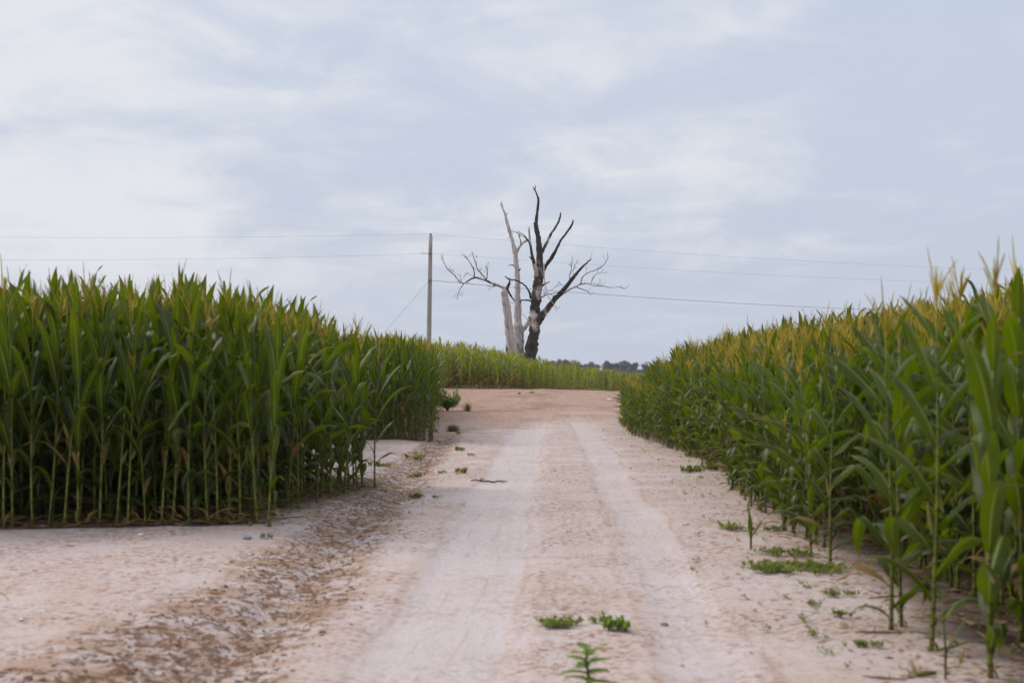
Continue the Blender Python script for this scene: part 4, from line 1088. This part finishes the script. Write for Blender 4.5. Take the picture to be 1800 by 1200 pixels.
# ------------------------------------------------------------------ ground litter
def stick(px, py, L, a, label, seed, r0=.008, forks=3):
    x, y = at(px, py); r = random.Random(seed); pts = []; p = Vector((-L / 2 * math.cos(a), -L / 2 * math.sin(a), 0))
    g = Geo(); aa = a
    for k in range(9):
        z = gz(x + p.x, y + p.y) - gz(x, y) + .010 + .02 * abs(math.sin(k * 1.3)) * (L > .4); pts.append(Vector((p.x, p.y, z)))
        aa = a + r.uniform(-.35, .35); p = p + Vector((math.cos(aa), math.sin(aa), 0)) * L / 8
    tube(pts, [r0 * (.6 + .6 * math.sin(math.pi * k / 8)) for k in range(9)], 5, g=g)
    for f in range(forks):
        b = pts[r.randint(2, 7)]; q = b + Vector((r.uniform(-.1, .1), r.uniform(-.08, .08), r.uniform(.01, .05))); tube([b, q], [r0 * .5, r0 * .3], 4, g=g)
    o = link('stick', g.mesh('stick', [M_STICK]), loc=(x, y, gz(x, y))); tag(o, label, 'stick')
stick(860, 849, .52, 0.05, 'dark brown forked stick lying across the left wheel lane', 1, .011, 5)
stick(1600, 949, .5, .1, 'dead corn stem lying on the ground among the right stalks', 2, .006, 2)
stick(1560, 1050, .34, .5, 'thin fallen stem on the sand ridge beside the right corn', 3, .005, 1)
stick(1545, 1112, .30, .15, 'fallen brown stem in the loose soil at the foot of the corn pair', 4, .006, 2)
stick(125, 961, .07, 0, 'tiny twig on the sand in front of the left corn', 5, .003, 0)
stick(700, 886, .09, .6, 'pale broken stem piece on the bank of the ditch', 6, .006, 1)
stick(1555, 1193, .22, -.1, 'reddish brown dead stem at the bottom right corner', 7, .005, 1)

def husk():
    x, y = at(1612, 1188); r = random.Random(12); root = empty('corn_husk', (x, y, gz(x, y) + .012), .2); tag(root, 'dry torn corn husk with a pale green stub lying at the bottom right', 'corn husk')
    for a, L, W, t0, bd in ((2.9, .10, .04, 60, 20), (1.6, .09, .035, 35, 30), (3.4, .13, .03, 85, 5), (.6, .07, .03, 30, 60)):
        link('husk_leaf', blade(r, (0, 0, 0), a, L, W, R(t0), R(bd), n=6, dry=1.0, wave=.25).mesh('husk_leaf', [M_DRY]), root)
    link('stub', tube([(0, 0, 0), (.05, 0, .004), (.10, -.01, .002)], [.012, .014, .010], 8).mesh('stub', [M_HUSK]), root)
husk()

def fallen_leaf(px, py, L, W, a, label, seed, dry=0.0):
    x, y = at(px, py); r = random.Random(seed); g = blade(r, (0, 0, .03), a, L, W, R(72), R(22), n=9, wave=.2, dry=dry, tint=.6)
    for v in g.V: v.z = max(v.z, .008 + r.uniform(0, .004)) + gz(x + v.x, y + v.y) - gz(x, y)
    o = link('fallen_leaf', g.mesh('fallen_leaf', [M_LEAF]), loc=(x, y, gz(x, y))); tag(o, label, 'fallen leaf')
fallen_leaf(488, 917, .32, .045, -.05, 'green corn leaf with a brown tip lying on the soil at the left field corner', 1, .15)
fallen_leaf(1640, 1152, .34, .04, 0.05, 'green fallen corn leaf across the foot of the near right stalks', 2)
fallen_leaf(1440, 960, .4, .035, 2.9, 'dead tan corn leaf drooping on the sand beside the large weed mat', 3, 1.0)

def stone(px, py, s, mat, label, seed):
    x, y = at(px, py); r = random.Random(seed); g = Geo(); V = []; F = []
    n = 8; m = 5
    for i in range(m + 1):
        for k in range(n):
            th = math.pi * i / m; a = 2 * math.pi * k / n; q = s * r.uniform(.8, 1.15)
            V.append(Vector((math.sin(th) * math.cos(a) * q, math.sin(th) * math.sin(a) * q * .8, math.cos(th) * q * .45)))
    for i in range(m):
        for k in range(n): F.append((i * n + k, i * n + (k + 1) % n, (i + 1) * n + (k + 1) % n, (i + 1) * n + k))
    g.add(V, F); o = link('stone', g.mesh('stone', [mat]), loc=(x, y, gz(x, y) + s * .25)); tag(o, label, 'stone')
stone(38, 1090, .022, M_STONE, 'small white stone on the sand at the lower left', 1)
stone(434, 947, .045, M_GSTONE, 'flat blue grey stone on the sand below the left field corner', 2)
stone(248, 941, .035, M_STONE, 'pale flat stone right in front of the left corn row', 3)
stone(706, 887, .04, M_STONE, 'whitish stone on the ditch bank beside the broken stem', 4)
stone(1072, 704, .13, M_STONE, 'pale stone patch on the gravel near the right field tip', 5)
stone(1168, 1099, .03, M_CLOD, 'brown earth clod beside the right wheel lane', 6)

def scatter(name, n, sampler, shape, mat, label, cat, seed):
    r = random.Random(seed); g = Geo(); np_ = 0
    pts = [sampler(r) for _ in range(n)]; pts = [p for p in pts if p]
    X = np.array([p[0] for p in pts]); Y = np.array([p[1] for p in pts]); Z = ground_z(X, Y, True)
    for (p, z) in zip(pts, Z): shape(r, g, p[0], p[1], float(z), p[2])
    o = link(name, g.mesh(name, [mat], smooth=False)); tag(o, label, cat, kind='stuff')

def clod_shape(r, g, x, y, z, s):
    V = []; ax_ = r.uniform(.7, 1.3)
    for i in range(8):
        V.append(Vector(((1 if i & 1 else -1) * s * r.uniform(.4, .9) * ax_ + x, (1 if i & 2 else -1) * s * r.uniform(.4, .9) + y, z + (s * r.uniform(.2, .65) if i & 4 else -s * .3))))
    V.append(Vector((x + r.uniform(-.3, .3) * s, y + r.uniform(-.3, .3) * s, z + s * r.uniform(.5, .9))))
    g.add(V, [(0, 1, 5, 4), (1, 3, 7, 5), (3, 2, 6, 7), (2, 0, 4, 6), (4, 5, 8), (5, 7, 8), (7, 6, 8), (6, 4, 8)])
def ditch_pt(r):
    y = 5.5 + 28 * r.random() ** 1.5; x = float(np.interp(y, *DITCH)) + r.gauss(-.25, .5)
    l, d, gr_ = masks(x, y)
    return (x, y, r.uniform(.005, .014) * (1.8 if r.random() < .12 else 1)) if r.random() < float(d) else None
scatter('soil_clods', 7000, ditch_pt, clod_shape, M_CLOD, 'loose crusted soil clods along the shallow ditch', 'soil clods', 5)
def gravel_pt(r):
    y = 34 + 46 * r.random(); x = -3.5 + (3.5 + .085 * y) * r.random()
    return (x, y, r.uniform(.008, .02)) if r.random() < float(masks(x, y)[2]) else None
scatter('gravel', 7000, gravel_pt, clod_shape, simple('gravel_stone', (0.30, 0.18, 0.12), (0.50, 0.38, 0.32), .9, .9, .2), 'pinkish loose gravel on the open lot', 'gravel', 6)

def flake(r, g, x, y, z, s):
    a = r.uniform(0, 6.28); c, sn = math.cos(a) * s, math.sin(a) * s; k = r.uniform(.25, .6); h = s * r.uniform(.1, .5)
    g.add([Vector((x - c, y - sn, z + .004)), Vector((x - sn * k, y + c * k, z + h)), Vector((x + c, y + sn, z + .004 + h * .4)), Vector((x + sn * k, y - c * k, z + .006))], [(0, 1, 2, 3)])
def litter_pt(r):
    q = r.random()
    if q < .40:
        y = 5.5 + 35 * r.random() ** 1.4; x = float(np.interp(y, *EDGE_R)) + r.gauss(.6, .7); s = r.uniform(.01, .035)
    elif q < .72:
        y = 13.8 + 7 * r.random() ** 2; x = float(np.interp(y, *EDGE_L1)) - abs(r.gauss(0, 3)) + r.uniform(0, .3); s = r.uniform(.012, .05)
        if y < 13.7: return None
    elif q < .9:
        y = 5.5 + 25 * r.random() ** 1.4; x = .55 + r.gauss(0, .7) + (y - 9) * .02; s = r.uniform(.003, .010)
    else:
        y = 7 + 6.5 * r.random(); x = -2.2 - 2.6 * r.random(); s = r.uniform(.004, .014)
    return (x, y, s)
scatter('leaf_litter', 9000, litter_pt, flake, M_LITTER, 'scattered dead leaf scraps and reddish crumbs on the soil', 'leaf litter', 7)

def crop_litter():
    r = random.Random(91); g = Geo()
    for k in range(420):
        q = r.random()
        if q < .5:
            y = 6.5 + 28 * r.random() ** 1.5; x = float(np.interp(y, *EDGE_R)) + r.uniform(-.15, 1.6)
        else:
            y = 13.75 + 6 * r.random() ** 2.2; x = float(np.interp(y, *EDGE_L1)) - r.uniform(-.12, 3.4) * (r.random() ** .7)
        b = blade(r, (0, 0, .02), r.uniform(0, 6.28), r.uniform(.14, .42), r.uniform(.018, .04), R(r.uniform(55, 85)), R(r.uniform(10, 60)), n=5, wave=.25, dry=1.0 if r.random() < .75 else .4)
        z0 = gz(x, y)
        for i, v in enumerate(b.V): b.V[i] = Vector((v.x + x, v.y + y, max(v.z, .006 + .01 * (i % 3)) + z0))
        g.merge(b)
    o = link('crop_litter', g.mesh('crop_litter', [M_LEAF])); tag(o, 'dry curled corn leaves fallen on the soil under the field edges', 'crop litter', kind='stuff')
    g = Geo()
    for k in range(330):
        q = r.random(); s = r.uniform(.012, .03)
        if q < .6: y = 6.5 + 32 * r.random() ** 1.5; x = float(np.interp(y, *EDGE_R)) + r.gauss(-.15, .45)
        elif q < .85: y = 13 + 24 * r.random(); x = float(np.interp(y, *DITCH)) + r.gauss(.1, .35)
        else: y = 14 + 6 * r.random(); x = float(np.interp(y, *EDGE_L1)) + r.uniform(-.2, .3)
        z0 = gz(x, y); n0 = len(g.V)
        leaf_cloud(r, [(0, 0, s * .8, s * 1.3, s * 1.3, s)], r.randint(5, 16), s, .5, 0, 0, g)
        for v in g.V[n0:]: v.x += x; v.y += y; v.z = max(v.z, .003) + z0
    o = link('weed_seedlings', g.mesh('weed_seedlings', [M_WEED])); tag(o, 'tiny weed seedlings dotted along the soil at the field edges', 'seedlings', kind='stuff')
crop_litter()

def verge():
    r = random.Random(17); g = Geo()
    for k in range(2600):
        x = -7 + 19 * r.random(); y = float(far_front(x)) - .25 - abs(r.gauss(0, .55)); b = Vector((x, y, 0)); b.z = gz(x, y)
        if fbm(x * .9, 4.4, 6) < -.05 and r.random() < .8: continue
        L = r.uniform(.10, .42); a = r.uniform(0, 6.28); th = R(r.uniform(3, 50)); wd = .012
        sd = Vector((-math.sin(a), math.cos(a), 0)) * wd; p1 = b + Vector((math.cos(a) * math.sin(th), math.sin(a) * math.sin(th), math.cos(th))) * L * .6
        p2 = p1 + Vector((math.cos(a) * math.sin(th + .5), math.sin(a) * math.sin(th + .5), math.cos(th + .5))) * L * .45
        g.add([b - sd, b + sd, p1 - sd * .7, p1 + sd * .7, p2], [(0, 1, 3, 2), (2, 3, 4)], [.5] * 5, [.1, .1, .4, .4, .6], r.random(), 0.0 if x > 3 and r.random() < .6 else (1.0 if r.random() < .6 else .3))
    o = link('verge_grass', g.mesh('verge_grass', [M_GRASS])); tag(o, 'ragged dry grass along the foot of the far corn', 'grass', kind='stuff')
verge()

build_haze()
